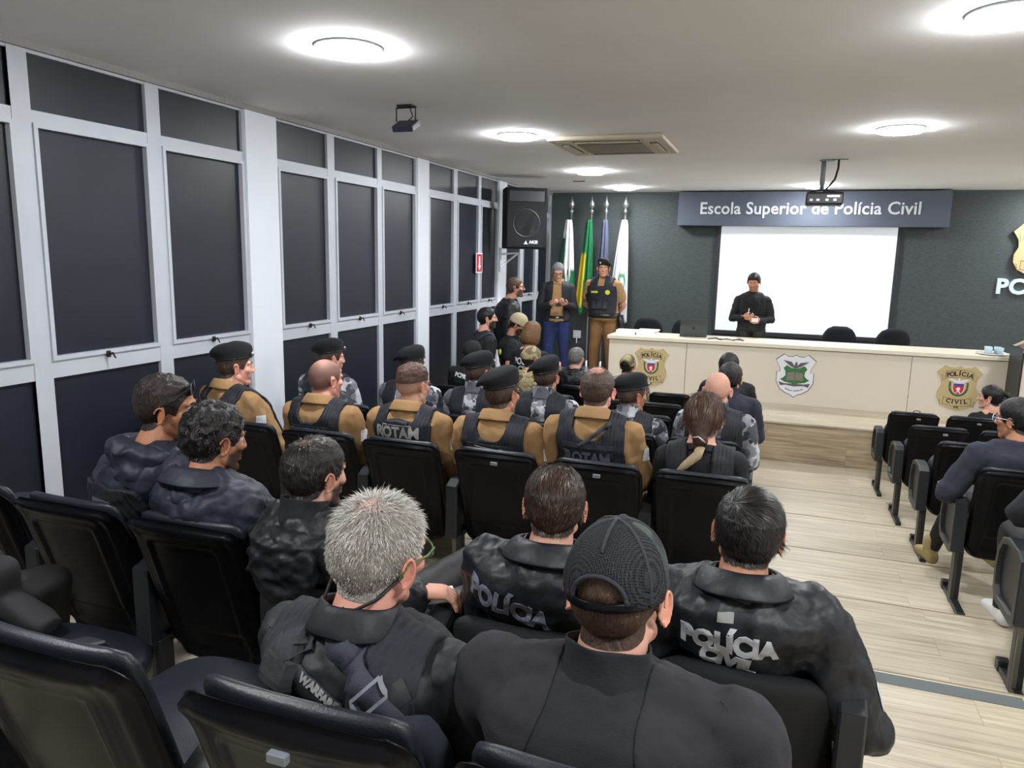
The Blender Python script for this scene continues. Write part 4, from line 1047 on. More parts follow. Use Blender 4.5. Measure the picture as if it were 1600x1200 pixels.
    # --- hair cap
    if hd and hd.get('thick', 0) > 0:
        f = fl.copy() + 0.004
        if 'bald' in hd:
            bl = ((q[:, 0]) / (hd.get('baldw', 0.05))) ** 2 + ((q[:, 1] - hd['bald'][0]) / hd['bald'][1]) ** 2
            f = np.where(q[:, 2] > 0.055, np.minimum(f, (bl - 1) * 0.02 + 0.012 * np.array([nz(p, 90, 2.2) for p in hV])), f)
        if 'minz' in hd: f = np.minimum(f, q[:, 2] - hd['minz'] - 0.15 * np.clip(q[:, 1], -1, 0))
        cV, cF, cN = clip(hV, hF, hN, f)
        if len(cF):
            cq = ((cV - hc) @ RH) / hs
            cf = np.clip(cq[:, 2] - line_z(cq[:, 1]) + 0.004, 0, 1)
            th = hd['thick'] * smv(cf, 0.0, 0.055 if hd.get('fade', 0) else 0.045)
            if hd.get('topthick'): th = th + hd['topthick'] * smv(cq[:, 2], 0.045, 0.085)
            if 'bald' in hd: th = th * np.clip(np.sqrt(((cq[:, 0]) / (hd.get('baldw', 0.05))) ** 2 + ((cq[:, 1] - hd['bald'][0]) / hd['bald'][1]) ** 2) - 0.98 + (cq[:, 2] < 0.05) * 1.0, 0.02, 1)
            am = hd.get('rough', 0.25)
            nn = np.array([nz(p, hd.get('ns', 60), 3.3) for p in cV]); th = th * (1 + am * nn) + 0.0012
            cV = cV + cN * th[:, None]
            mk('hair', cV, cF, hair_mat(hd['color'], hd.get('gloss', 0.5)), body, True)
            P['cap'] = (cV, cF, cN)
        if hd.get('strands'): strands(P, hd)
    # --- clothing
    if top:
        off = {'shirt': 0.006, 'jacket': 0.022, 'tee': 0.006}[top[1]] + bulk
        parts = [torso(off)] + arm_parts(off * 0.9, 1.0 if sleeve == 'long' else 0.62)
        uV, uF, uN = fuse(parts, vx, 4)
        amp = top[2] if len(top) > 2 else 0.006
        fr = 14
        dsp = np.array([noise.fractal(Vector((p[0] * fr + 9 * hx, p[1] * fr + 5 * hy, p[2] * fr * 0.6)), 1.0, 2.0, 3) for p in uV])
        rid = np.array([1 - abs(noise.noise(Vector((p[0] * 9 + hx * 7, p[1] * 9, p[2] * 14 + hy * 3)))) * 2 for p in uV])
        uV = uV + uN * (amp * dsp + amp * 0.6 * (rid - 0.5))[:, None]
        # open the neck
        nd = np.linalg.norm((uV - Nb) * np.array([1, 1, 0.0]), axis=1); f = np.where(uV[:, 2] > Nb[2] - 0.035, nd - (neck + 0.014), 1)
        uV, uF, uN = clip(uV, uF, uN, f)
        up = mk({'shirt': 'shirt', 'jacket': 'jacket', 'tee': 't_shirt'}[top[1]], uV, uF, top[0], body, True)
        P['top'] = (uV, uF, uN); P['bvh'] = bvh_of(uV, uF); P['topo'] = up
    if collar:
        make_collar(P, collar, neck)
    if pants:
        lV, lF, lN = fuse([loft([(spine(t), a * build + 0.004, b + 0.004, (1, 0, 0), (0, 1, 0)) for t, a, b in prof if t < 0.12] + [(spine(0.13), 0.162 * build, 0.118, (1, 0, 0), (0, 1, 0))], 24, 2.3)] + leg_parts(0.006 if pose == 'sit' else 0.020), 0.016, 3)
        dsp = np.array([noise.fractal(Vector((p[0] * 12, p[1] * 12, p[2] * 7)), 1.0, 2.0, 3) for p in lV]); lV = lV + lN * (0.006 * dsp)[:, None]
        mk('trousers', lV, lF, pants, body, True)
    if shoes:
        for s in (-1, 1):
            a = AN[s]; fd = np.array((legs or {}).get(s, {}).get('foot', (0, 1, 0.0)), float); fd /= np.linalg.norm(fd)
            upv = np.array([0, 0, 1.]) if abs(fd[2]) < 0.8 else np.array([0, -1., 0]); sx = np.cross(fd, upv); sx /= np.linalg.norm(sx); uz = np.cross(sx, fd)
            S_ = [loft([(a + fd * y + uz * (zc - 0.08), w, h, sx, uz) for y, w, h, zc in ((-0.07, 0.022, 0.025, 0.035), (-0.05, 0.036, 0.040, 0.042), (0, 0.042, 0.048, 0.050), (0.07, 0.045, 0.038, 0.040), (0.14, 0.046, 0.028, 0.030), (0.18, 0.034, 0.020, 0.023))], 16, 2.6), capsule(a + uz * 0.06, a - uz * 0.02, 0.046, 0.045)]
            sV, sF, _ = fuse(S_, 0.009, 2); mk('shoe', sV, sF, shoes, body, True)
    if face:
        for s in (-1, 1):
            c = hc + RH @ (np.array([s * 0.030, 0.0665, 0.007]) * hs)
            e_ = mk('eye', *ell(c, (0.0125 * hs,) * 3, None, 16, 10), M_eye, body, True)
            mk('iris', *ell(hc + RH @ (np.array([s * 0.0305, 0.0760, 0.006]) * hs), (0.0052 * hs,) * 3, None, 10, 8), M_iris, e_, True)
            if brow:
                pts = [hc + RH @ (np.array([s * x, y, z]) * hs) for x, y, z in ((0.014, 0.0885, 0.026), (0.028, 0.086, 0.031), (0.044, 0.074, 0.027))]
                mk('eyebrow', *tube(pts, [0.0035, 0.004, 0.002], 8), hair_mat(hd.get('brow', hd.get('color', rgb(40, 30, 26)))), body, True)
    return P
def H(P, x, y, z): return P['hc'] + P['RH'] @ (np.array([x, y, z], float) * P['hs'])
def make_collar(P, c, neck):
    m, kind = c[0], c[1]; Nb = P['Nb']; body = P['o']; n = 36
    hts = {'shirt': [(-0.020, 0.030), (0.014, 0.016), (0.046, 0.012), (0.050, 0.018), (0.022, 0.034), (-0.004, 0.048)],
           'stand': [(-0.02, 0.03), (0.012, 0.018), (0.045, 0.014), (0.062, 0.016)],
           'low': [(-0.02, 0.02), (-0.002, 0.012), (0.012, 0.010)],
           'wide': [(-0.03, 0.05), (0.012, 0.030), (0.040, 0.020), (0.048, 0.026), (0.028, 0.055), (-0.004, 0.080)]}[kind]
    V = []; F = []
    for j, (z, r) in enumerate(hts):
        for k in range(n):
            a = 2 * PI * k / n; rr = neck + r
            back = 0.5 - 0.5 * math.sin(a)
            zz = z + 0.018 * back - 0.020 * (1 - back)
            wob = 0.003 * math.sin(5 * a + j * 1.3)
            V.append(Nb + np.array([math.cos(a) * (rr + wob), math.sin(a) * (rr + wob) * 0.98 - 0.004, zz]))
    for j in range(len(hts) - 1):
        for k in range(n): F.append((j * n + k, j * n + (k + 1) % n, (j + 1) * n + (k + 1) % n, (j + 1) * n + k))
    o = mk('collar', V, F, m, body, True); s_ = solid(o, 0.005, 0)
    u = o.modifiers.new('u', 'SUBSURF'); u.levels = 1; u.render_levels = 1
def strands(P, hd):
    """fine hair as thin tapered blades combed over the scalp"""
    hc, RH, hs = P['hc'], P['RH'], P['hs']
    cV, cF, cN = clip(P['hV'], P['hF'], P['hN'], P['fl'] + 0.002)
    T = np.array(cF); a, b, c = cV[T[:, 0]], cV[T[:, 1]], cV[T[:, 2]]
    area = np.linalg.norm(np.cross(b - a, c - a), axis=1); cum = np.cumsum(area); n = hd['strands']
    idx = np.searchsorted(cum, RNG.random(n) * cum[-1]); r1, r2 = np.sqrt(RNG.random(n)), RNG.random(n)
    w0, w1, w2 = (1 - r1)[:, None], (r1 * (1 - r2))[:, None], (r1 * r2)[:, None]
    p = a[idx] * w0 + b[idx] * w1 + c[idx] * w2
    N = cN[T[idx, 0]] * w0 + cN[T[idx, 1]] * w1 + cN[T[idx, 2]] * w2; N /= np.linalg.norm(N, axis=1, keepdims=True)
    q = ((p - hc) @ RH) / hs
    if 'bald' in hd:
        bl = ((q[:, 0]) / (hd.get('baldw', 0.05) * 1.25)) ** 2 + ((q[:, 1] - hd['bald'][0]) / (hd['bald'][1] * 1.25)) ** 2
        keep = (RNG.random(n) > hd.get('baldk', 0.9) * np.exp(-bl ** 1.5)) | (q[:, 2] < 0.05)
        p, N, q = p[keep], N[keep], q[keep]; n = len(p)
    p = p + N * (hd['thick'] * 0.4 + 0.0005)
    whorl = np.array(hd.get('whorl', (0.012, -0.055, 0.10)))
    d = q - whorl; mode = hd.get('comb', 'down')
    if mode == 'forward': d = d * 0.4 + np.array([0, 1.0, -0.1]) * 0.05
    if mode == 'side': d = d * 0.5 + np.array([0.05, 0.02, 0.0])
    if mode == 'back': d = np.array([0, -1, -0.35]) + d * 2
    d = d @ RH.T; d -= N * np.sum(d * N, axis=1, keepdims=True); d /= np.linalg.norm(d, axis=1, keepdims=True) + 1e-9
    lift = hd.get('lift', 0.25); L = hd['len'] * (0.7 + 0.6 * RNG.random(n)) * (1 - 0.75 * hd.get('fade', 0) * smv(-q[:, 2], -0.05, 0.02))
    if hd.get('toplen'): L = L * (1 + hd['toplen'] * smv(q[:, 2], 0.04, 0.08))
    L = L * (0.25 + 0.75 * smv(q[:, 2] - line_z(q[:, 1]), 0.0, 0.035))
    jit = RNG.normal(size=(n, 3)) * hd.get('jit', 0.18)
    dir0 = N * lift + d * (1 - lift) + jit; dir0 /= np.linalg.norm(dir0, axis=1, keepdims=True)
    curl = hd.get('curl', 0)
    pts = [p]; cur = p; dr = dir0; segs = 4 if curl else 3
    side0 = np.cross(N, dir0); side0 /= np.linalg.norm(side0, axis=1, keepdims=True) + 1e-9
    ph = RNG.random(n) * 6.28
    for s in range(segs):
        cur = cur + dr * (L / segs)[:, None]
        dr = dr * 0.75 + d * 0.28 - N * (0.10 if lift < 0.5 else 0.0) 
        if curl: dr = dr + side0 * (curl * np.sin(ph + s * 2.4))[:, None] + N * (curl * 0.6 * np.cos(ph + s * 2.4))[:, None]
        dr /= np.linalg.norm(dr, axis=1, keepdims=True); pts.append(cur)
    side = np.cross(dir0, N + 0.15 * RNG.normal(size=(n, 3))); side /= np.linalg.norm(side, axis=1, keepdims=True) + 1e-9
    w = hd.get('w', 0.0009); V = []; cols = []
    m = segs + 1
    arr = np.zeros((n, m * 2 - 1, 3))
    for s in range(m - 1):
        ww = w * (1 - 0.6 * s / (m - 1)); arr[:, 2 * s] = pts[s] + side * ww; arr[:, 2 * s + 1] = pts[s] - side * ww
    arr[:, 2 * (m - 1)] = pts[-1]
    V = arr.reshape(-1, 3); k = m * 2 - 1; F = []
    for i in range(n):
        o = i * k
        for s in range(m - 2): F.append((o + 2 * s, o + 2 * s + 1, o + 2 * s + 3, o + 2 * s + 2))
        F.append((o + 2 * (m - 2), o + 2 * (m - 2) + 1, o + 2 * (m - 1)))
    c1 = np.array(hd['color'][:3]); c2 = np.array(hd.get('color2', hd['color'])[:3]); t = RNG.random(n) ** hd.get('mixp', 1.0)
    cc = c1 * (1 - t[:, None]) + c2 * t[:, None]; cc = cc * (0.7 + 0.6 * RNG.random(n))[:, None]
    o = mk('hair_strands', V, F, M_strand, P['o'], True, np.repeat(cc, k, axis=0)); o['kind'] = 'stuff'
M_strand = mat('hair_strand', rgb(60, 50, 45), 0.38, attr=True, spec=0.45)

def beret(P, side=-1, badge=None, name='beret', tilt=0.22, back=0.0):
    """soft felt beret; side=-1 falls to the wearer's left"""
    rings = []; hs = 1
    n = 40; prof = [(-0.006, 1.045, 0), (0.014, 1.065, 0), (0.020, 1.09, 0.15), (0.032, 1.24, 0.55), (0.048, 1.33, 0.95), (0.068, 1.27, 1.0), (0.085, 1.04, 0.95), (0.097, 0.66, 0.9), (0.102, 0.2, 0.85)]
    V = []; F = []
    for (z, r, k) in prof:
        for i in range(n):
            a = 2 * PI * i / n; x = 0.0765 * r * math.cos(a); y = -0.012 + 0.096 * (1 + (r - 1) * 0.75) * math.sin(a)
            x += side * 0.022 * k; y += -0.012 * k
            drop = k * (0.16 * side * x + 0.030 * math.exp(-((x - side * 0.12) / 0.06) ** 2) * 1.2)
            zz = 0.052 + z - drop * 0.85 + 0.004 * k * math.sin(3 * a + 1)
            # the band sits lower at the back, higher over the brow
            zz += 0.16 * y - 0.13 * side * x - 0.004
            V.append(H(P, x, y, zz))
    for j in range(len(prof) - 1):
        for k in range(n): F.append((j * n + k, j * n + (k + 1) % n, (j + 1) * n + (k + 1) % n, (j + 1) * n + k))
    F.append(tuple((len(prof) - 1) * n + k for k in range(n)))
    o = mk(name, V, F, M_beret, P['o'], True); solid(o, 0.004, -1); u = o.modifiers.new('u', 'SUBSURF'); u.levels = 1; u.render_levels = 1
    b = [H(P, 0.0765 * 1.07 * math.cos(a), -0.012 + 0.096 * 1.06 * math.sin(a), 0.046 + 0.16 * (0.096 * math.sin(a)) - 0.13 * side * (0.0765 * math.cos(a))) for a in np.linspace(0, 2 * PI, 33)]
    mk('beret_band', *tube(b, 0.0045, 6), M_leather, o, True)
    if badge: mk('beret_badge', *ell(H(P, 0.042, 0.082, 0.082), (0.012, 0.010, 0.014)), badge, o, True)
    t = [H(P, 0.02, -0.108, 0.03), H(P, 0.024, -0.112, 0.0), H(P, 0.028, -0.098, -0.045)]
    mk('beret_tie', *tube(t, [0.0025, 0.002, 0.0015], 6), M_leather, o, True)
    return o
def ball_cap(P, m, mback=None, camob=None, brim_m=None, opening=False, name='baseball_cap', lower=0.0):
    n = 48; rows = 16; body = P['o']
    def dome(a, ph):
        x = 0.0815 * math.cos(ph) * math.cos(a); y = -0.012 + 0.102 * math.cos(ph) * math.sin(a); z = 0.030 - lower + 0.098 * math.sin(ph) + 0.010 * max(0, math.sin(a)) * math.cos(ph)
        return x, y, z
    V = []; F = []; FM = []
    for j in range(rows + 1):
        ph = -0.22 + (PI / 2 + 0.20) * j / rows
        for k in range(n):
            a = 2 * PI * k / n; V.append(H(P, *dome(a, ph)))
    for j in range(rows):
        for k in range(n):
            a = 2 * PI * (k + 0.5) / n; ph = -0.22 + (PI / 2 + 0.20) * (j + 0.5) / rows
            back = math.sin(a) < -0.02
            if opening and back:
                u = (a - 1.5 * PI) / 0.54; w = (ph + 0.08) / 0.42
                if u * u + w * w < 1 and ph > -0.06: continue
            F.append((j * n + k, j * n + (k + 1) % n, (j + 1) * n + (k + 1) % n, (j + 1) * n + k)); FM.append(1 if (back and mback) else 0)
    mats = [m] + ([mback] if mback else [])
    o = mk(name, V, F, mats, body, True)
    for p_, i in zip(o.data.polygons, FM): p_.material_index = i
    solid(o, 0.0025, 1)
    # brim
    V = []; F = []; nb = 20
    for j in range(5):
        for k in range(nb + 1):
            a = math.radians(22) + math.radians(136) * k / nb; x, y, z = dome(a, -0.20)
            e_ = j / 4; ext = 0.068 * e_ * (math.sin((a - math.radians(22)) / math.radians(136) * PI) ** 0.6)
            V.append(H(P, x * (1 + 0.02 * e_), y + ext, z - 0.16 * ext - 1.6 * x * x * e_ + 0.002))
    for j in range(4):
        for k in range(nb): F.append((j * (nb + 1) + k, j * (nb + 1) + k + 1, (j + 1) * (nb + 1) + k + 1, (j + 1) * (nb + 1) + k))
    b = mk('cap_brim', V, F, brim_m or m, o, True); solid(b, 0.004, 0)
    mk('cap_button', *ell(H(P, *dome(0, PI / 2)), (0.0085, 0.0085, 0.006)), camob or m, o, True)
    for a in (1.5 * PI, 1.5 * PI - PI / 3, 1.5 * PI + PI / 3, PI / 2, PI / 6, 5 * PI / 6):
        pts = []
        for t in np.linspace(0.52 if (opening and abs(a - 1.5 * PI) < 0.1) else 0.0, 1, 10):
            ph = -0.20 + (PI / 2 + 0.18) * t; x, y, z = dome(a, ph); k_ = 1.012; pts.append(H(P, x * k_, -0.012 + (y + 0.012) * k_, z + 0.0025 * math.sin(ph)))
        mk('cap_seam', *tube(pts, 0.0034 if mback else 0.0012, 6), camob if (mback and False) else (M_web if mback else m), o, True)
    if opening:
        pts = [H(P, *(lambda d: (d[0] * 1.02, -0.012 + (d[1] + 0.012) * 1.02, d[2]))(dome(a, -0.12))) for a in np.linspace(1.5 * PI - 0.75, 1.5 * PI + 0.75, 15)]
        mk('cap_strap', *tube(pts, [(0.003, 0.008)] * 15, 8), M_dark, o, True)
        pts = [H(P, *(lambda d: (d[0] * 1.015, -0.012 + (d[1] + 0.012) * 1.015, d[2]))(dome(1.5 * PI + 0.56 * math.cos(t), -0.08 + 0.44 * math.sin(t)))) for t in np.linspace(0, PI, 22)]
        mk('opening_binding', *tube(pts, 0.0042, 8), M_web, o, True)
    return o
def glasses(P, m, lens=None, up=0.0, shade=False, temple=True):
    g = MB(); body = P['o']
    def h(x, y, z): 
        return H(P, x, y, z)
    y0, z0 = (0.098, 0.006) if not up else up
    for s in (-1, 1):
        c = (s * 0.033, y0, z0)
        pts = [h(c[0] + 0.027 * math.cos(a), c[1] - 0.004 * abs(c[0] + 0.027 * math.cos(a)) / 0.06 * 2, c[2] + 0.020 * math.sin(a)) for a in np.linspace(0, 2 * PI, 17)]
        g.tube(pts, 0.0022, 6)
        if temple: g.tube([h(s * 0.060, y0 - 0.006, z0 + 0.008), h(s * 0.079, y0 - 0.05, z0 + 0.007 - (0.04 if up else 0)), h(s * 0.0835, -0.008, 0.010 + (z0 - 0.006) * 0.25), h(s * 0.080, -0.03, -0.016)], 0.0024, 6)
    g.tube([h(-0.007, y0 + 0.001, z0 + 0.006), h(0.007, y0 + 0.001, z0 + 0.006)], 0.0022, 6)
    o = g.build('glasses', m, body, True)
    if lens:
        for s in (-1, 1):
            V, F = ell((0, 0, 0), (0.0265, 0.0025, 0.0195), None, 16, 8)
            mk('lens', [h(v[0] + s * 0.033, v[1] + y0 - 0.001 - 0.003 * shade, v[2] + z0) for v in V], F, lens, o, True)
    return o
# --- region cut from the garment, offset outwards (vests, straps, yokes)
def over(P, name, m, f, off, th, parent=None, amp=0.0, setbvh=True):
    uV, uF, uN = P['top']; fv = np.array([f(p) for p in uV]); V, F, N = clip(uV, uF, uN, fv)
    if not len(F): return None
    d = off
    V = V + N * (d if not amp else (d + amp * np.array([nz(p, 18, 1.1) for p in V]))[:, None] if amp else d)
    o = mk(name, V, F, m, parent or P['o'], True); solid(o, th, -1)
    if setbvh:
        k = len(uV); P['bvh'] = bvh_of(list(uV) + list(V), list(tris(uF)) + [tuple(i + k for i in t) for t in F])
    return o
def vest(P, scoop=0.07, wid=0.16, m=None, molle=2, bottom=0.5, strapw=(0.078, 0.150), front=True, high=False, name='tactical_vest'):
    Nb = P['Nb']; m = m or M_vest
    def f(p):
        x, s = abs(p[0] - Nb[0]), Nb[2] - p[2]; yb = p[1] - Nb[1]
        main = min(wid + 0.02 * sm(s, 0.1, 0.3) - x, s - scoop - 0.02 + 0.07 * (x / 0.085) ** 4, bottom - s)
        if high: main = min(wid - x, s - 0.030 - 0.02 * x / 0.1, bottom - s)
        strap = min(x - strapw[0] - 0.02 * sm(s, 0, 0.12) * 0, strapw[1] - x, scoop + 0.12 - s, 0.2 + s)
        return max(main, strap)
    o = over(P, name, m, f, 0.016, 0.02)
    if o is None: return None
    return o
def molle_rows(P, o, zs, w=0.26, h=0.022, x0=0.0, m=None):
    for z in zs:
        V, F = rectm(w, h, 12, 1); V, F = wrap(V, F, P['bvh'], (P['Nb'][0] + x0, P['Nb'][1], P['Nb'][2] - z), (1, 0, 0), (0, 0, 1), 0.004, 0.05)
        solid(mk('webbing_row', V, F, m or M_web, o, False), 0.003, 0)
def back_text(P, body, size, x, z, m, rot=0.0, width=1.0, bold=0.006, parent=None, right=None, lift=0.0025, name='lettering', space=1.0, only=None):
    V, F = text_mesh(body, size, bold, space=space, width=width)
    V = V[:, :2]; c, s = math.cos(math.radians(rot)), math.sin(math.radians(rot)); V = [(a * c - b * s, a * s + b * c) for a, b in V]
    V, F = wrap(V, F, P['bvh'], (P['Nb'][0] + x, P['Nb'][1], P['Nb'][2] - z), (1, 0, 0) if right is None else right, (0, 0, 1), lift)
    return solid(mk(name, V, F, m, parent or P['o']), 0.0012, 0)
def back_patch(P, w, h, x, z, m, rot=0.0, parent=None, name='patch', right=None, lift=0.002, th=0.002, up=(0, 0, 1), org=None):
    V, F = rectm(w, h); c, s = math.cos(math.radians(rot)), math.sin(math.radians(rot)); V = [(a * c - b * s, a * s + b * c) for a, b in V]
    V, F = wrap(V, F, P['bvh'], org if org is not None else (P['Nb'][0] + x, P['Nb'][1], P['Nb'][2] - z), (1, 0, 0) if right is None else right, up, lift, 0.03)
    return solid(mk(name, V, F, m, parent or P['o']), th, 0)
def back_band(P, pts, w, m, parent=None, name='strap', lift=0.006, th=0.003, n=16, right=(1, 0, 0)):
    V, F = bandm(pts, w, n); V, F = wrap(V, F, P['bvh'], (P['Nb'][0], P['Nb'][1], P['Nb'][2]), right, (0, 0, 1), lift, 0.05)
    return solid(mk(name, V, F, m, parent or P['o'], True), th, 0)
def hood(P, m, w=0.16, dz=-0.02, size=1.0, crink=0.012):
    Nb = P['Nb']; rings = []
    parts = [tube([Nb + np.array([x * w, -0.02 - 0.085 * (1 - (x) ** 2) * size, 0.012 - 0.02 * abs(x) + dz]) for x in np.linspace(-1, 1, 13)], [0.02 + 0.022 * (1 - x * x) * size for x in np.linspace(-1, 1, 13)], 12),
             ell(Nb + np.array([0, -0.085 * size, -0.055 + dz]), (w * 0.85, 0.055 * size, 0.085 * size)), ell(Nb + np.array([0, -0.09 * size, -0.105 + dz]), (w * 0.6, 0.045 * size, 0.07 * size))]
    V, F, N = fuse(parts, 0.007 if P['near'] else 0.012, 3)
    d = np.array([1 - abs(noise.noise(Vector((p[0] * 14, p[1] * 14, p[2] * 20)))) * 2.2 + 0.5 * noise.noise(Vector((p[0] * 40, p[1] * 40, p[2] * 40))) for p in V])
    V = V + N * (crink * (d - 0.5))[:, None]
    return mk('hood', V, F, m, P['o'], True)

# ---------------------------------------------------------------- seat rows
RCn = np.array(RC)
def at_px(u, v, y):                 # the point of depth plane y seen at photo position (u, v)
    r = RCn @ np.array([u - 800.0, -(v - 600.0), -FPX]); return tuple(r * (y / r[1]))
ORD = ['first', 'second', 'third', 'fourth', 'fifth', 'sixth', 'seventh', 'eighth']
LEFT = dict(A=[-0.18, -0.675, -1.225, -1.72, -2.20], B=[-0.01, -0.60, -1.16, -1.67, -2.16, -2.65], C=[-0.255, -0.735, -1.235, -1.75, -2.24, -2.73, -3.20],
            D=[-0.35, -0.84, -1.33, -1.82, -2.31, -2.80], E=[-0.39, -0.88, -1.37, -1.86, -2.35, -2.84], F=[-0.43, -0.92, -1.41, -1.90, -2.39, -2.88], G=[-0.48, -0.97, -1.46, -1.95])
RIGHT = {r: [1.285 + 0.49 * i for i in range(5)] for r in 'CDEFG'}
RNAME = dict(A='row nearest the camera', B='second row from the camera', C='third row from the camera', D='fourth row from the camera', E='fifth row from the camera', F='sixth row from the camera', G='front row by the stage step')
OCC = {'A': [0, 1, 4], 'B': [0, 1, 2, 3, 4], 'C': [0, 1, 2, 3, 4, 5], 'D': [0, 1, 2, 3, 4, 5], 'E': [0], 'F': [0, 4, 5], 'G': [2, 3]}
OCCR = {'C': [0], 'D': [0], 'G': [1]}
PLATES = []
for r, xs in LEFT.items():
    for i, x in enumerate(xs):
        occ = i in OCC[r]; cov = r == 'B' and i < 3
        st = 'matte cloth-backed chair' if cov else ('occupied black chair' if occ else 'empty black chair')
        e = chair(x, r, '%s, %s from aisle, left block, %s' % (st, ORD[i], RNAME[r].split(',')[0]), cover=cov, up=(not occ and r != 'A'), right=(i == 0), group='auditorium chairs in the left block')
        if (r, i) in (('A', 1), ('C', 1), ('C', 2)): PLATES.append((e, 0.02))
for r, xs in RIGHT.items():
    for i, x in enumerate(xs):
        occ = i in OCCR.get(r, [])
        e = chair(x, r, '%s black chair, %s from aisle, right block, %s' % ('occupied' if occ else 'empty', ORD[i], RNAME[r].split(',')[0]), up=not occ, right=(i == 4), group='auditorium chairs in the right block')
        if (r, i) in (('G', 0), ('G', 1), ('F', 0)): PLATES.append((e, 0.03))
for e, x in PLATES: number_clip(e, x)
o = MB().tube([(1.30 + 0.03 * math.cos(a), ROWY['G'] + 0.02, TIER['G'] + CH + 0.022 + 0.018 * math.sin(a)) for a in np.linspace(0, 2 * PI, 14)], 0.004, 6).build('key_ring', M_cable)
tag(o, 'small black ring on top of the first right-block chair by the stage', 'ring')

# ---------------------------------------------------------------- hair and outfits
K_BLACK, K_DKBR, K_BR, K_GREY = rgb(22, 20, 21), rgb(40, 31, 26), rgb(84, 62, 44), rgb(150, 145, 140)
SHORT = dict(color=K_DKBR, scalp=0.8, thick=0.010, fade=0.7, rough=0.4)
SHAVED = dict(color=rgb(70, 54, 48), scalp=0.8, thick=0)
GP = 'seated officers in tan shirts and black vests'
def seat(r, i, side='L', dx=0.0, dy=0.0):
    x = (LEFT if side == 'L' else RIGHT)[r][i]; return (x + dx, ROWY[r] + 0.39 + dy)

# --- row nearest the camera
P = person('man with spiky grey hair and olive glasses in a black tactical harness, nearest row', at_px(592, 868, 1.22), TIER['A'], base=seat('A', 1, dx=0.0), hyaw=-14, byaw=-4, pitch=-6, roll=4, skin='pink', near=2, hs=1.02,
           hair=dict(color=rgb(136, 130, 122), color2=rgb(222, 218, 210), mixp=0.9, scalp=0.5, thick=0.006, topthick=0.004, strands=17000, len=0.013, lift=0.40, jit=0.32, fade=0.4, toplen=0.9, w=0.0007, bald=(-0.045, 0.036), baldw=0.026, baldk=0.55, whorl=(0, -0.03, 0.10), comb='down', brow=K_GREY, gloss=0.5),
           top=(M_shirtblk, 'shirt', 0.008), collar=(M_shirtblk, 'shirt'), face=True, bulk=0.006, shw=0.18, vox=0.0075)
o = vest(P, 0.12, 0.165, M_vest, strapw=(0.06, 0.135), name='tactical_vest')
for z in (0.215, 0.265, 0.315): pass
M_sling = mat('sling_webbing', rgb(50, 54, 66), 0.7, bump=[(600, 0.3, 'noise', O1)])
back_patch(P, 0.06, 0.04, -0.075, 0.010, M_web, 25, o, 'pouch', th=0.008, lift=0.006)
back_patch(P, 0.075, 0.045, -0.095, 0.055, M_web, -6, o, 'pouch', th=0.012, lift=0.008)
back_patch(P, 0.09, 0.05, 0.02, 0.140, M_web, -8, o, 'pouch', th=0.012, lift=0.008)
back_band(P, [(-0.13, -0.025), (-0.05, -0.058), (0.02, -0.090), (0.06, -0.105), (0.11, -0.08), (0.16, -0.04)], 0.040, M_web, o, 'harness_strap', 0.006, 0.005)
back_text(P, 'WARFARE', 0.020, 0.002, 0.068, M_patchgrey, -24, 1.0, 0.0013, o, lift=0.011)
back_band(P, [(-0.02, 0.04), (0.01, 0.01), (0.05, -0.008), (0.10, -0.035), (0.145, -0.075), (0.18, -0.12), (0.195, -0.17), (0.20, -0.24)], 0.040, M_sling, P['o'], 'rifle_sling', 0.020, 0.004, 26)
mb = MB(); c, s_ = math.cos(math.radians(-45)), math.sin(math.radians(-45))
def bkl(pts):
    V_, F_ = bandm([(a * c - b * s_, a * s_ + b * c) for a, b in pts], 0.006, 20)
    V_, F_ = wrap(V_, F_, P['bvh'], (P['Nb'][0] + 0.115, P['Nb'][1], P['Nb'][2] - 0.045), (1, 0, 0), (0, 0, 1), 0.028, 0.05); mb.add(V_, F_)
bkl([(-0.016, 0.026), (0.016, 0.026), (0.016, -0.026), (-0.016, -0.026), (-0.016, 0.026)])
solid(mb.build('sling_buckle', M_grey, P['o']), 0.004, 0)
for xx in (0.088, 0.120):
    back_patch(P, 0.022, 0.040, xx, 0.098, M_black, -8, o, 'clip_buckle', th=0.014, lift=0.012)
    back_patch(P, 0.026, 0.006, xx - 0.002, 0.086, M_grey, -8, o, 'clip_buckle_bar', th=0.004, lift=0.021)
    back_patch(P, 0.026, 0.006, xx + 0.002, 0.110, M_grey, -8, o, 'clip_buckle_bar', th=0.004, lift=0.021)
g = glasses(P, M_oliv)
h_ = [H(P, s_ * 1.0, y, z) for s_, y, z in ((0.080, -0.02, -0.010), (0.07, -0.075, -0.045), (0.02, -0.105, -0.085), (-0.05, -0.085, -0.09), (-0.078, -0.02, -0.012))]
mk('glasses_cord', *tube(h_, 0.0035, 8), M_cable, g, True)

P = person('man in a dark camouflage mesh-back cap and charcoal raglan top, nearest row', at_px(966, 928, 1.20), TIER['A'], base=seat('A', 0, dx=-0.02, dy=-0.03), hyaw=-6, byaw=-4, pitch=-4, roll=-3, skin='fair', near=2, hs=1.03,
           hair=dict(color=rgb(66, 48, 38), scalp=0.62, thick=0.0005, fade=0.3, strands=9000, len=0.004, lift=0.3, w=0.0006, color2=rgb(100, 76, 60)), beard=(rgb(66, 44, 34), 0.6),
           top=(M_knit, 'shirt', 0.007), collar=(M_knit, 'stand'), bulk=0.022, shw=0.192, build=1.08, vox=0.0075)
ball_cap(P, M_capcamo, M_mesh, mat('camo_button', rgb(78, 88, 74), 0.8), opening=True, name='mesh_cap')
def rag(p):
    x, s_ = abs(p[0] - P['Nb'][0]), P['Nb'][2] - p[2]; return x - 0.075 - 0.30 * max(0, s_ - 0.02)
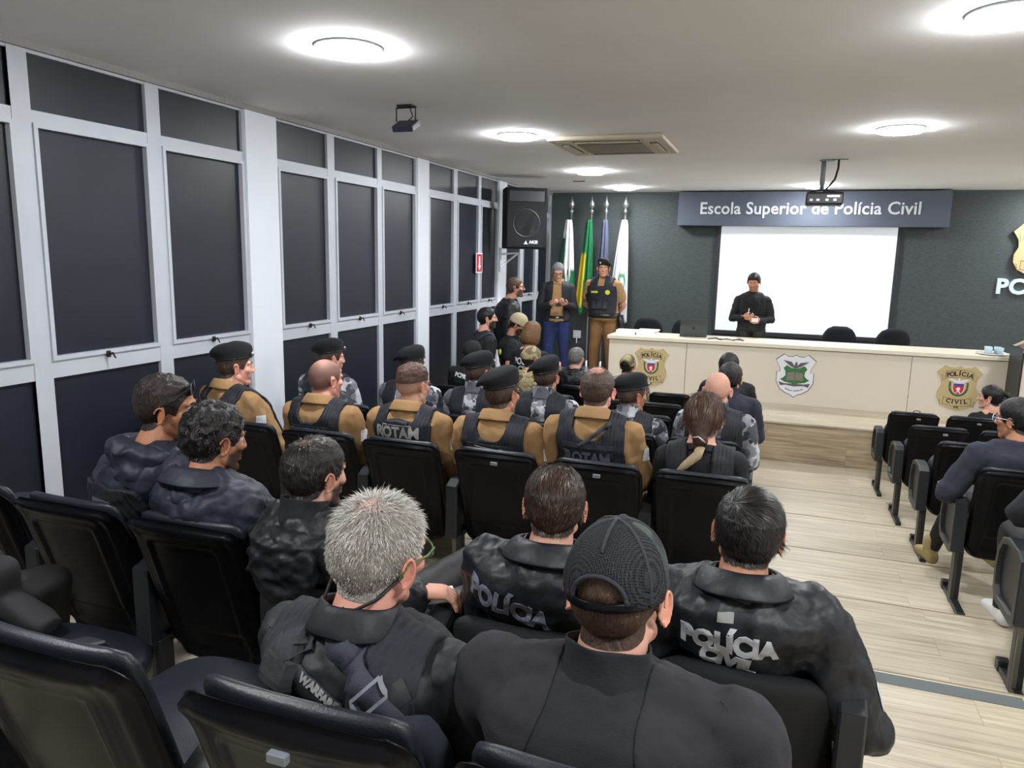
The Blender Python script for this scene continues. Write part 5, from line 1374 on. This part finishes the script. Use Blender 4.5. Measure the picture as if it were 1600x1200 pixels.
over(P, 'raglan_sleeve', M_knit2, rag, 0.0025, 0.003)
for s_ in (-1, 1):
    c = P['Sh'][s_] + np.array([0, 0, 0.0])
    pts = [c + np.array([s_ * (-0.02 + 0.03 * k), -0.02 - 0.035 * k, 0.072 - 0.025 * k * k]) for k in np.linspace(0, 1, 6)]
    mk('shoulder_seam', *tube(pts, 0.0045, 6), M_knit2, P['o'], True)

# leg of a man at the bottom left
P = person('person in black trousers and boots with one leg crossed, bottom left corner', (-2.20, 1.10, -0.50), TIER['A'], base=(-2.20, 1.20), byaw=-6, skin='mid', hair=SHORT, top=(M_tee, 'shirt'), near=1, shoes=M_boot,
           legs={-1: dict(k=(-0.22, 0.34, 0.12), a=(0.20, 0.20, 0.56), foot=(1.0, 0.12, -0.1)), 1: dict(k=(0.12, 0.38, 0.02), a=(0.10, 0.36, 0.08), foot=(0.6, 0.8, 0))})

# --- second row
P = person('man with sunglasses pushed up on his hair, hooded navy jacket, by the window wall', at_px(262, 640, 1.96), TIER['B'], base=seat('B', 4, dx=-0.01), hyaw=-54, byaw=-22, pitch=-3, skin='tan', near=2,
           hair=dict(color=K_DKBR, color2=rgb(70, 54, 44), scalp=0.85, thick=0.003, topthick=0.006, rough=0.6, fade=0.55, strands=9000, len=0.010, lift=0.2, comb='forward', w=0.0008, toplen=0.9), top=(M_navy, 'jacket', 0.013), face=True, bulk=0.010, vox=0.009)
hood(P, M_navy, 0.155, -0.005, 1.05, 0.010)
glasses(P, M_glassfr, M_lens, up=(0.082, 0.078), shade=True)
def vf(p):
    x, s_ = p[0] - P['Nb'][0], P['Nb'][2] - p[2]; return min(0.13 - abs(x + 0.02), s_ - 0.11, 0.42 - s_, -(p[1] - P['Nb'][1]) + 0.02)
o = over(P, 'tactical_vest', M_vest, vf, 0.016, 0.018)
if o:
    b_ = back_patch(P, 0.105, 0.085, -0.03, 0.20, M_patchdim, 0, o)
    back_text(P, 'TRANS', 0.042, -0.03, 0.19, M_patchbk, 0, 0.85, 0.003, b_, lift=0.006)
P = person('man with curly dark hair and dark beard in a crinkled navy jacket, second row', at_px(337, 688, 1.92), TIER['B'], base=seat('B', 3, dx=0.03), hyaw=-22, byaw=-8, pitch=-8, skin='tan', near=2,
           hair=dict(color=K_BLACK, color2=rgb(58, 46, 42), mixp=1.6, scalp=0.95, thick=0.013, rough=0.9, ns=45, strands=12000, len=0.022, lift=0.35, curl=0.9, w=0.0011, jit=0.35, fade=0.25, gloss=0.4), beard=(K_BLACK, 0.85), top=(M_navy, 'jacket', 0.016), face=True, bulk=0.012, collar=(M_navy, 'wide'), vox=0.009)
hood(P, M_navy, 0.12, -0.045, 0.75, 0.010)
P = person('man with thinning dark hair and beard in a black crinkled hooded jacket, second row', at_px(494, 742, 1.90), TIER['B'], base=seat('B', 2, dx=-0.02), hyaw=-20, byaw=-4, pitch=-4, skin='fair', near=2,
           hair=dict(color=rgb(30, 25, 24), color2=rgb(64, 54, 50), mixp=1.8, scalp=0.85, thick=0.011, strands=11000, len=0.022, lift=0.2, comb='down', fade=0.35, w=0.0009, bald=(-0.03, 0.04), baldw=0.03, baldk=0.55, whorl=(0, -0.045, 0.1)), beard=(K_BLACK, 0.9), top=(M_crinkle, 'jacket', 0.014), face=True, bulk=0.008,
           collar=(M_knit, 'stand'), arms={1: dict(Ww=(-0.93, 1.84, -0.975), dir=(0.85, 0.5, -0.08), palm=(0, 0, -1), curl=0.4)}, vox=0.009)
hood(P, M_crinkle, 0.15, -0.055, 1.25, 0.014)
w_ = P['WR'][1]
o = MB().box(-0.07, 0.07, -0.05, 0.05, -0.004, 0.0).build('paper_sheet', M_paper); o.location = (-0.905, 1.90, -1.010); o.rotation_euler = (0.0, 0.0, 0.6); tag(o, 'white sheet of paper under the hand of the bearded man, second row', 'paper')
P = person('man with thinning brown hair in a black jacket with worn grey POLÍCIA lettering', at_px(867, 792, 1.93), TIER['B'], base=seat('B', 1, dx=-0.02), hyaw=12, byaw=-3, pitch=-5, skin='fair', near=2,
           hair=dict(color=rgb(46, 34, 28), color2=rgb(104, 84, 68), mixp=1.5, scalp=0.9, thick=0.011, strands=15000, len=0.034, lift=0.10, comb='down', w=0.0009, jit=0.09, bald=(-0.050, 0.038), baldw=0.030, baldk=0.65, whorl=(0.0, 0.06, 0.10)),
           top=(M_nylon, 'jacket', 0.013), collar=(M_nylon, 'wide'), bulk=0.014, vox=0.0085)
hood(P, M_nylon, 0.135, 0.0, 0.55, 0.006)
back_text(P, 'POLÍCIA', 0.092, -0.085, 0.125, M_reflectd, -16, 0.72, 0.005)
P = person('man with parted thinning black hair in a black jacket printed POLÍCIA CIVIL in white', at_px(1169, 833, 1.93), TIER['B'], base=seat('B', 0, dx=0.02), hyaw=2, byaw=0, pitch=-4, roll=4, skin='mid', near=2,
           hair=dict(color=K_BLACK, color2=rgb(60, 52, 50), mixp=1.6, scalp=0.9, thick=0.011, strands=15000, len=0.038, lift=0.06, comb='side', w=0.0009, jit=0.07, bald=(-0.035, 0.050), baldw=0.034, baldk=0.5, whorl=(0.035, -0.03, 0.1)),
           top=(M_nylon, 'jacket', 0.012), collar=(M_nylon, 'wide'), bulk=0.016, arms={1: dict(e=(0.13, 0.02, -0.27), w=(-0.04, 0.25, 0.01))}, vox=0.0085)
back_text(P, 'POLÍCIA', 0.080, -0.022, 0.110, M_reflect, 0, 0.78, 0.005)
back_text(P, 'CIVIL', 0.068, -0.020, 0.170, M_reflect, -8, 0.86, 0.005)
back_patch(P, 0.038, 0.024, -0.030, 0.036, M_patchgrey, 0)
V, F = text_mesh('CP', 0.06, 0.004); V = [(-v[1], v[0]) for v in V]
V, F = wrap(V, F, P['bvh'], P['Sh'][1] * 0.35 + P['EL'][1] * 0.65, (0.0, 1, 0), (0, 0, 1), 0.003); solid(mk('sleeve_lettering', V, F, M_reflect, P['o']), 0.001, 0)

# --- third row: officers in tan shirts with vests
BERETH = dict(color=rgb(72, 56, 48), scalp=0.75, thick=0.0008, fade=0.45)
def rotam(label, u, v, i, text=None, hair=None, hat=False, hy=-12, skin='fair', patch=True, tcol=None, dy=0.0, yh=3.5, handle=False, face=False, high=False, by=0, dx=0.0, zt=None):
    P = person(label, at_px(u, v, yh), TIER['C'], base=seat('C', i, dx=dx, dy=dy), hyaw=hy, byaw=by, pitch=-4, skin=skin, near=1, hair=hair, top=(M_khaki, 'shirt', 0.009), collar=(M_khaki, 'shirt'), bulk=0.010, face=face, group=None, shw=0.182)
    o = vest(P, 0.068, 0.160, high=high)
    if not high: molle_rows(P, o, (0.115, 0.155, 0.195), 0.25)
    if handle:
        back_band(P, [(-0.06, -0.042), (0.0, -0.036), (0.06, -0.042)], 0.016, M_web, o, 'drag_handle', 0.018)
    if text:
        z = zt if zt else (0.095 if high else 0.145)
        pt = back_patch(P, 0.165, 0.082, 0.0, z, M_patchbk if tcol is M_patchgrey else M_vest, 0, o, 'name_patch', lift=0.006)
        back_text(P, text, 0.078, 0.0, z, tcol, 0, 0.90 if high else 0.82, 0.0032, pt, lift=0.014)
        if tcol is M_patchgrey:
            bd = [(-0.082, 0.040), (0.082, 0.040), (0.082, -0.040), (-0.082, -0.040), (-0.082, 0.040)]
            V, F = bandm(bd, 0.004, 40); V, F = wrap(V, F, P['bvh'], (P['Nb'][0], P['Nb'][1], P['Nb'][2] - z), (1, 0, 0), (0, 0, 1), 0.013, 0.05); solid(mk('patch_border', V, F, tcol, pt), 0.001, 0)
    if patch:
        c = P['Sh'][1] * 0.62 + P['EL'][1] * 0.38 + np.array([0, 0, 0.0])
        back_patch(P, 0.055, 0.06, 0, 0, M_patchwh, 0, P['o'], 'shoulder_patch', right=np.array([0.25, 1, 0]) / 1.03, lift=0.004, org=c)
    if hat: beret(P, -1, M_silver if face else None)
    return P
rotam('officer in black beret and tan shirt seen in profile beside the white column', 368, 573, 5, None, BERETH, True, -40, 'pink', face=True, by=-14)
rotam('officer with shaved balding head in tan shirt, black vest with dark lettering behind the chair', 510, 594, 4, 'ROTAM', dict(SHAVED, bald=(-0.04, 0.04), baldk=0.75, color=rgb(62, 48, 44)), False, -22, 'pink', tcol=M_patchdim)
rotam('officer with cropped hair in tan shirt, black vest with framed ROTAM patch', 646, 603, 3, 'ROTAM', dict(color=rgb(80, 58, 48), scalp=0.62, thick=0.002, topthick=0.010, fade=0.55, minz=0.035, rough=0.5), False, -14, 'fair', tcol=M_patchgrey, handle=True, high=True)
P = rotam('officer in black beret and tan shirt, vest with deep scooped back and small cord', 785, 616, 2, None, BERETH, True, -16, 'mid')
back_band(P, [(-0.075, -0.115), (-0.03, -0.122), (0.04, -0.125), (0.075, -0.122)], 0.006, M_legl, P['o'], 'elastic_cord', 0.012)
P = rotam('officer with brown hair thinning at the crown in tan shirt, vest lettered ROTAM in grey', 934, 611, 1, 'ROTAM', dict(color=rgb(74, 58, 50), color2=rgb(120, 100, 88), scalp=0.85, thick=0.007, fade=0.3, bald=(-0.03, 0.05), baldw=0.04, baldk=0.8, strands=4000, len=0.012, lift=0.2), False, -4, 'pink', tcol=M_patchdim, dx=0.03, zt=0.175)
back_band(P, [(0.10, 0.0), (0.03, -0.06), (-0.04, -0.115)], 0.018, M_web, P['o'], 'cross_strap', 0.02)
P = person('woman with brown hair in a low clipped bun, black vest, third row by the aisle', at_px(1100, 655, 3.5), TIER['C'], base=seat('C', 0), hyaw=-2, pitch=-6, skin='fair', near=1, fem=True,
           hair=dict(color=rgb(62, 42, 34), color2=rgb(120, 88, 68), scalp=0.95, thick=0.016, rough=0.3, strands=9000, len=0.07, lift=0.03, jit=0.04, w=0.001, comb='down', whorl=(0.0, 0.05, 0.12)), top=(M_tee, 'shirt', 0.006), collar=(M_tee, 'low'))
o = vest(P, 0.10, 0.15, strapw=(0.055, 0.12))
b_ = mk('hair_bun', *fuse([ell(H(P, 0.005, -0.125, -0.085), (0.036, 0.028, 0.032)), ell(H(P, -0.010, -0.12, -0.115), (0.026, 0.022, 0.024)), capsule(H(P, 0, -0.09, -0.02), H(P, 0.0, -0.12, -0.08), 0.05, 0.03)], 0.006, 3)[:2], hair_mat(rgb(62, 42, 34)), P['o'], True)
mk('hair_clip', *tube([H(P, -0.03, -0.148, -0.075), H(P, 0.0, -0.155, -0.065), H(P, 0.03, -0.145, -0.09)], 0.005, 8), M_strapgold, b_, True)
mk('pony_tail', *tube([H(P, 0.01, -0.13, -0.11), H(P, 0.0, -0.145, -0.15), H(P, -0.05, -0.15, -0.20), H(P, -0.085, -0.15, -0.235)], [(0.020, 0.012), (0.022, 0.012), (0.018, 0.010), (0.008, 0.005)], 10), M_blonde, P['o'], True)
back_text(P, '11', 0.045, -0.075, 0.175, M_patchgrey, 0, 1, 0.003, o)
back_patch(P, 0.05, 0.09, 0.09, 0.13, M_web, 20, o, 'shoulder_buckle', th=0.008)

# --- fourth row: grey camouflage
def urban(label, u, v, r, i, hat=True, hair=None, hy=-10, skin='mid', yh=None, face=False, side=-1, vv=True, dx=0.0, text=None, g=False):
    y = ROWY[r] + 0.24 if yh is None else yh
    P = person(label, at_px(u, v, y), TIER[r], base=(LEFT[r][i] + dx, ROWY[r] + 0.33), hyaw=hy, pitch=-4, skin=skin, near=1 if r == 'D' else 0, hair=hair or BERETH, top=(M_urban, 'shirt', 0.008), collar=(M_urban, 'stand'), bulk=0.008, face=face)
    if vv:
        o = vest(P, 0.12, 0.155, strapw=(0.05, 0.13)); molle_rows(P, o, (0.21, 0.25), 0.22)
        if text: back_text(P, text, 0.032, 0, 0.23, M_patchgrey, 0, 1.3, 0.001, o, lift=0.008)
    if hat: beret(P, side, M_silver if face else None)
    if g: glasses(P, M_glassfr)
    return P
urban('officer in beret and grey camouflage half hidden behind the shaved-head officer', 517, 560, 'D', 5, True, None, -34, 'pink', face=True, dx=-0.1)
urban('officer in black beret and grey camouflage hidden behind the ROTAM patch officer', 645, 572, 'D', 4, True, None, -12, 'mid')
urban('officer in black beret and dark glasses wearing grey camouflage, fourth row', 750, 582, 'D', 3, True, None, -26, 'mid', face=True, g=True)
urban('officer in black beret and grey camouflage with grey lettering across the vest', 854, 590, 'D', 2, True, None, -6, 'mid', text='MISSION')
urban('officer in black beret turned right wearing grey camouflage, beside the empty chairs', 988, 618, 'D', 1, True, None, -42, 'tan', face=True)
urban('bald man in grey camouflage and black vest behind the woman with the bun', 1121, 611, 'D', 0, False, dict(color=rgb(110, 84, 74), scalp=0.12, thick=0), 0, 'fair')
# --- further rows
P = person('man with short dark hair in navy shirt, fifth row on the aisle', at_px(1141, 592, 5.68), TIER['E'], base=(-0.36, 5.78), hyaw=-4, skin='mid', hair=dict(color=rgb(38, 34, 34), scalp=0.9, thick=0.012, fade=0.3), top=(M_sweat, 'shirt', 0.008), collar=(M_sweat, 'stand'), bulk=0.008)
back_text(P, '4', 0.09, 0.09, 0.16, M_patchwh, 0)
person('man with black hair in black shirt, sixth row, mostly hidden by the one behind', at_px(1139, 573, 6.73), TIER['F'], base=(-0.38, 6.83), hyaw=-6, skin='mid', hair=dict(color=K_BLACK, scalp=0.9, thick=0.012, fade=0.3), top=(M_tee, 'shirt', 0.008), bulk=0.01)
P = person('person in black cap and black shirt with PCPR on the shoulder', at_px(738, 552, 6.73), TIER['F'], base=(-2.86, 6.82), hyaw=-30, skin='mid', hair=dict(SHORT, thick=0.002), top=(M_tee, 'shirt', 0.007), near=1, beard=(K_BLACK, 0.8))
ball_cap(P, M_capblack)
back_text(P, 'PCPR', 0.058, -0.055, 0.085, M_patchwh, -10, 0.9, 0.003)
P = person('person in green camouflage with a soft camouflage patrol cap, sixth row', at_px(831, 562, 6.73), TIER['F'], base=(-2.22, 6.82), hyaw=-40, skin='mid', hair=dict(SHORT, thick=0.002), top=(M_multi, 'shirt', 0.009), near=1, bulk=0.014)
ball_cap(P, M_multi, name='patrol_cap'); hood(P, M_multi, 0.13, -0.03, 0.7, 0.006)
P = person('man with short grey hair in a black hooded jacket, front row', at_px(901, 560, 7.93), TIER['G'], base=(-1.98, 8.0), hyaw=-14, skin='fair', hair=dict(color=rgb(110, 108, 108), scalp=0.85, thick=0.011, fade=0.4), top=(M_crinkle, 'jacket', 0.012), bulk=0.012)
hood(P, M_crinkle, 0.14, -0.05, 0.9, 0.01)
P = person('bearded man in a green camouflage cap with back strap, front row before the desk shield', at_px(981, 572, 7.93), TIER['G'], base=(-1.48, 8.0), hyaw=-10, skin='mid', hair=dict(SHORT, thick=0.002), beard=(K_BLACK, 0.9), top=(M_multi, 'shirt', 0.009), near=1, bulk=0.01)
ball_cap(P, M_multi, name='camouflage_cap', opening=True)
over(P, 'vest', M_vest, lambda p: min(0.16 - abs(p[0] - P['Nb'][0]), P['Nb'][2] - p[2] - 0.06), 0.012, 0.014)

# --- standing by the window wall
P = person('man in black quilted jacket with glasses and short beard standing by the column', at_px(806, 450, 8.25), TIER['G'] + 0.2, pose='stand', base=(-2.97, 8.25), byaw=-68, hyaw=-74, pitch=2, skin='fair', near=1, face=True,
           hair=dict(SHORT, color=rgb(86, 66, 54), thick=0.008), beard=(rgb(50, 36, 30), 0.85), top=(mat('quilted_black', rgb(18, 20, 26), 0.45, bump=[(3.2, 1.0, 'wave', (0.01, 0.01, 1.6)), (40, 0.3, 'noise', O1)]), 'jacket', 0.006), bulk=0.014)
glasses(P, M_glassfr); hood(P, M_tee, 0.11, -0.03, 0.6, 0.004)
P = person('dark-bearded man in black sleeves and vest with yellow badge, by the windows', at_px(762, 498, 7.45), TIER['G'], pose='stand', base=(-2.93, 7.42), byaw=-50, hyaw=-66, skin='fair', near=1, face=True, hair=dict(color=K_BLACK, scalp=0.9, thick=0.010, fade=0.6), beard=(K_BLACK, 0.95), top=(M_tee, 'shirt', 0.007), bulk=0.006)
vest(P, 0.10, 0.15, high=True)
c = P['Nb'] + np.array([0.10, 0.11, -0.17]); mk('badge', *ell(c + np.array([0.0, 0.045, -0.03]), (0.022, 0.014, 0.032)), M_yellow, P['o'], True)
CAPH = dict(SHORT, thick=0.002)
P = person('man in beige cap and glasses, black t-shirt with bare forearms, looking down', at_px(810, 507, 7.85), TIER['G'], pose='stand', base=(-2.70, 7.82), byaw=-72, hyaw=-84, pitch=-24, skin='mid', near=1, face=True, build=1.12, sleeve='short', hair=CAPH, beard=(K_BLACK, 0.9), top=(M_tee, 'tee', 0.007), bulk=0.012,
           arms={1: dict(e=(0.15, -0.03, -0.23), w=(-0.05, 0.24, -0.04)), -1: dict(e=(-0.06, 0.05, -0.27), w=(0.05, 0.24, 0.0))})
ball_cap(P, M_capcloth); glasses(P, M_glassfr)
P = person('woman with a brown bob in a black t-shirt lettered POLÍCIA CIVIL, seen from behind', at_px(832, 522, 7.55), TIER['G'], pose='stand', base=(-2.42, 7.52), byaw=-4, hyaw=-20, pitch=-8, skin='fair', near=1, fem=True, sleeve='short', hair=dict(color=rgb(110, 80, 52), scalp=0.95, thick=0.012), top=(M_tee, 'tee', 0.005), arms={1: dict(e=(0.07, 0.03, -0.25), w=(0.03, 0.2, 0.06))})
def bobf(t): return t
V = []; F = []; n = 40
for j, (z, rx_, ry_, yo) in enumerate([(0.136, 0.015, 0.018, -0.01), (0.131, 0.040, 0.048, -0.012), (0.112, 0.068, 0.080, -0.013), (0.065, 0.092, 0.108, -0.018), (-0.03, 0.106, 0.118, -0.026), (-0.075, 0.104, 0.108, -0.03), (-0.105, 0.092, 0.090, -0.03), (-0.112, 0.080, 0.075, -0.03)]):
    for k in range(n):
        a = 2 * PI * k / n; y = math.sin(a); cut = 1.0
        fx = rx_ * math.cos(a); fy = yo + ry_ * y * (1.0 if y < 0.3 or z > 0.06 else max(0.30, 1 - 0.9 * (y - 0.3)))
        V.append(H(P, fx * (1 + 0.02 * math.sin(9 * a)), fy, z + 0.004 * math.sin(11 * a)))
for j in range(7):
    for k in range(n): F.append((j * n + k, (j + 1) * n + k, (j + 1) * n + (k + 1) % n, j * n + (k + 1) % n))
F.append(tuple(range(n)))
mk('bob_hair', V, F, hair_mat(rgb(112, 82, 52)), P['o'], True)
back_text(P, 'POLÍCIA', 0.095, 0.01, 0.13, M_patchwh, 0, 0.85, 0.003); back_text(P, 'CIVIL', 0.095, 0.01, 0.215, M_patchwh, 0, 0.85, 0.003)
# man in dark jacket and jeans with phone
P = person('grey-haired man in glasses, dark jacket and blue jeans, looking at a phone', at_px(872, 425, 9.9), ZP, pose='stand', base=(-2.84, 9.92), byaw=196, hyaw=200, pitch=-24, skin='fair', near=1, face=True, hair=dict(color=rgb(120, 120, 122), scalp=0.85, thick=0.012, fade=0.3),
           top=(M_khaki, 'shirt', 0.004), collar=(M_khaki, 'shirt'), pants=M_jeans, arms={1: dict(e=(0.06, 0.02, -0.29), w=(-0.16, 0.22, 0.05), palm=(-0.3, -0.2, 1), curl=0.6), -1: dict(e=(-0.06, 0.02, -0.29), w=(0.12, 0.23, 0.06), palm=(0.3, -0.2, 1), curl=0.6)})
over(P, 'jacket', mat('dark_jacket', rgb(24, 26, 34), 0.7), lambda p: max(abs(p[0] - P['Nb'][0]) - 0.055 - 0.1 * max(0, P['Nb'][2] - p[2] - 0.1), -(p[1] - P['Nb'][1] + 0.01)), 0.014, 0.012)
ph = (P['WR'][1] + P['WR'][-1]) / 2 + np.array([0, 0.09, 0.015])
o = MB().box(-0.036, 0.036, -0.075, 0.075, -0.005, 0.005, 0.003).build('phone', M_black); o.location = tuple(P['O'] + P['RB'] @ ph); o.rotation_euler = (math.radians(20), 0, math.radians(16)); tag(o, 'black phone held by the man in blue jeans', 'phone')
glasses(P, M_glassfr)
mk('belt', *loft([(P['spine'](t), 0.172, 0.128, (1, 0, 0), (0, 1, 0)) for t in (0.05, 0.12)], 30, 2.3), M_leather, P['o'], True)
mk('belt_buckle', *MB_box if False else tube([P['spine'](0.085) + np.array([-0.02, 0.13, 0]), P['spine'](0.085) + np.array([0.02, 0.13, 0])], 0.014, 8), M_silver, P['o'])
# officer at ease
P = person('officer in beret, tan uniform and black vest standing before the flags, hands behind', at_px(943, 420, 10.15), ZP, pose='stand', base=(-2.24, 10.17), byaw=178, hyaw=190, pitch=-2, skin='mid', near=1, face=True, build=1.06, sleeve='short', hair=BERETH,
           top=(M_khaki, 'tee', 0.006), collar=(M_khaki, 'shirt'), pants=M_brownpant, bulk=0.02, arms={s_: dict(e=(s_ * 0.09, -0.10, -0.28), w=(-s_ * 0.12, -0.10, -0.16)) for s_ in (-1, 1)})
def ov(p):
    x, s_ = abs(p[0] - P['Nb'][0]), P['Nb'][2] - p[2]; return max(min(0.195 - x, s_ - 0.085, 0.46 - s_), min(x - 0.045, 0.150 - x, 0.25 - s_))
o = over(P, 'tactical_vest', M_vest, ov, 0.026, 0.03)
R_ = (-1, 0, 0)
back_patch(P, 0.10, 0.028, 0.085, 0.165, M_yellow, 0, o, 'name_tape', right=R_); 
c_ = [(0.032 * math.cos(a), 0.032 * math.sin(a)) for a in np.linspace(0, 2 * PI, 20, endpoint=False)]
V, F = wrap(c_, [tuple(range(20))], P['bvh'], (P['Nb'][0] - 0.10, P['Nb'][1], P['Nb'][2] - 0.165), R_, (0, 0, 1), 0.003); mk('round_badge', V, F, M_yellow, o)
for xx in (-0.075, 0.0, 0.075): back_patch(P, 0.065, 0.10, xx, 0.34, M_web, 0, o, 'vest_pouch', right=R_, th=0.02, lift=0.012)
mk('duty_belt', *loft([(P['spine'](t), 0.228, 0.180, (1, 0, 0), (0, 1, 0)) for t in (0.04, 0.15)], 30, 2.3), M_leather, P['o'], True)
mk('holster', *loft([((x_, 0.02, P['hip'][2] + z_), w_, 0.05, (1, 0, 0), (0, 1, 0)) for x_, z_, w_ in ((-0.235, 0.06, 0.035), (-0.25, -0.06, 0.042), (-0.25, -0.17, 0.025))], 16, 3), M_leather, P['o'], True)
beret(P, -1, M_silver)
# speaker
P = person('man in black sweatshirt standing before the lit screen, looking down at his hands', at_px(1178, 441, 10.35), ZP, pose='stand', base=(-0.30, 10.37), byaw=182, hyaw=172, pitch=-20, skin='mid', near=1, face=True, build=0.98, drop=0.085, hair=dict(color=K_BLACK, scalp=0.8, thick=0.008, fade=0.6), beard=(K_DKBR, 0.35),
           top=(M_tee, 'shirt', 0.012), collar=(M_tee, 'low'), bulk=0.010, arms={1: dict(e=(0.08, 0.0, -0.27), w=(-0.16, 0.20, 0.03), palm=(-0.9, 0, 0.4), dir=(-0.6, 0.5, 0.0), curl=0.7), -1: dict(e=(-0.08, 0.0, -0.27), w=(0.16, 0.20, -0.02), palm=(0.9, 0, 0.4), dir=(0.6, 0.5, 0.0), curl=0.6)})
w_ = P['O'] + P['RB'] @ (P['WR'][1] + np.array([-0.05, 0.07, 0.03]))
tag(MB().tube([tuple(w_), tuple(w_ + np.array([0.01, 0.0, 0.09]))], 0.005, 8).build('marker_pen', M_wh), 'white pen held upright by the man before the screen', 'pen')
w_ = P['O'] + P['RB'] @ (P['WR'][-1] + np.array([0.06, 0.08, 0.02]))
o = MB().box(-0.04, 0.04, -0.002, 0.002, -0.025, 0.025).build('small_card', M_paper); o.location = tuple(w_); tag(o, 'small white card held by the man before the screen', 'card')

# --- right block
P = person('woman in black with black hair in a high ponytail, profile, front row right block', at_px(1547, 622, 7.93), TIER['G'], base=(1.90, 8.0), hyaw=66, byaw=20, skin='fair', fem=True, near=1, face=True, hair=dict(color=K_BLACK, scalp=0.97, thick=0.010, rough=0.05, gloss=0.3), top=(M_tee, 'shirt', 0.005))
mk('ponytail', *tube([H(P, 0, -0.095, 0.055), H(P, 0, -0.135, 0.05), H(P, 0, -0.16, 0.01), H(P, 0, -0.165, -0.05)], [0.018, 0.024, 0.022, 0.008], 12), hair_mat(K_BLACK), P['o'], True)
mk('earring', *ell(H(P, -0.080, 0.002, -0.05), (0.004, 0.004, 0.008)), M_silver, P['o'], True)
P = person('woman in navy sweater and clear glasses with black tied hair, right block', at_px(1588, 657, 4.60), TIER['D'], base=(1.33, 4.71), hyaw=48, byaw=10, pitch=-4, skin='tan', fem=False, near=1, face=True, hair=dict(color=K_BLACK, color2=rgb(34, 32, 36), scalp=0.97, thick=0.012, rough=0.1, gloss=0.3, strands=6000, len=0.05, lift=0.02, jit=0.03, comb='back'), top=(M_sweat, 'shirt', 0.010), collar=(M_sweat, 'low'), bulk=0.018,
           shoes=M_tan, arms={-1: dict(e=(-0.12, 0.06, -0.24), w=(0.08, 0.24, -0.03))}, legs={-1: dict(k=(-0.10, 0.40, 0.02), a=(-0.22, 0.46, 0.08))})
glasses(P, M_clear)
mk('ponytail', *tube([H(P, 0, -0.10, -0.03), H(P, 0.0, -0.14, -0.05), H(P, 0, -0.15, -0.11), H(P, 0, -0.14, -0.18)], [0.024, 0.034, 0.030, 0.012], 12), hair_mat(K_BLACK), P['o'], True)
P = person('person in black knit and trousers, arm on the armrest, cut by the right edge', (1.36, 3.56, -0.62), TIER['C'], base=(1.34, 3.60), hyaw=10, byaw=6, skin='mid', near=1, hair=SHORT, top=(M_knit, 'shirt', 0.009), bulk=0.016, shoes=M_rubber, arms={-1: dict(e=(-0.14, 0.10, -0.24), w=(0.12, 0.22, -0.06))}, legs={-1: dict(k=(-0.16, 0.40, 0.03), a=(-0.12, 0.50, 0.08))})
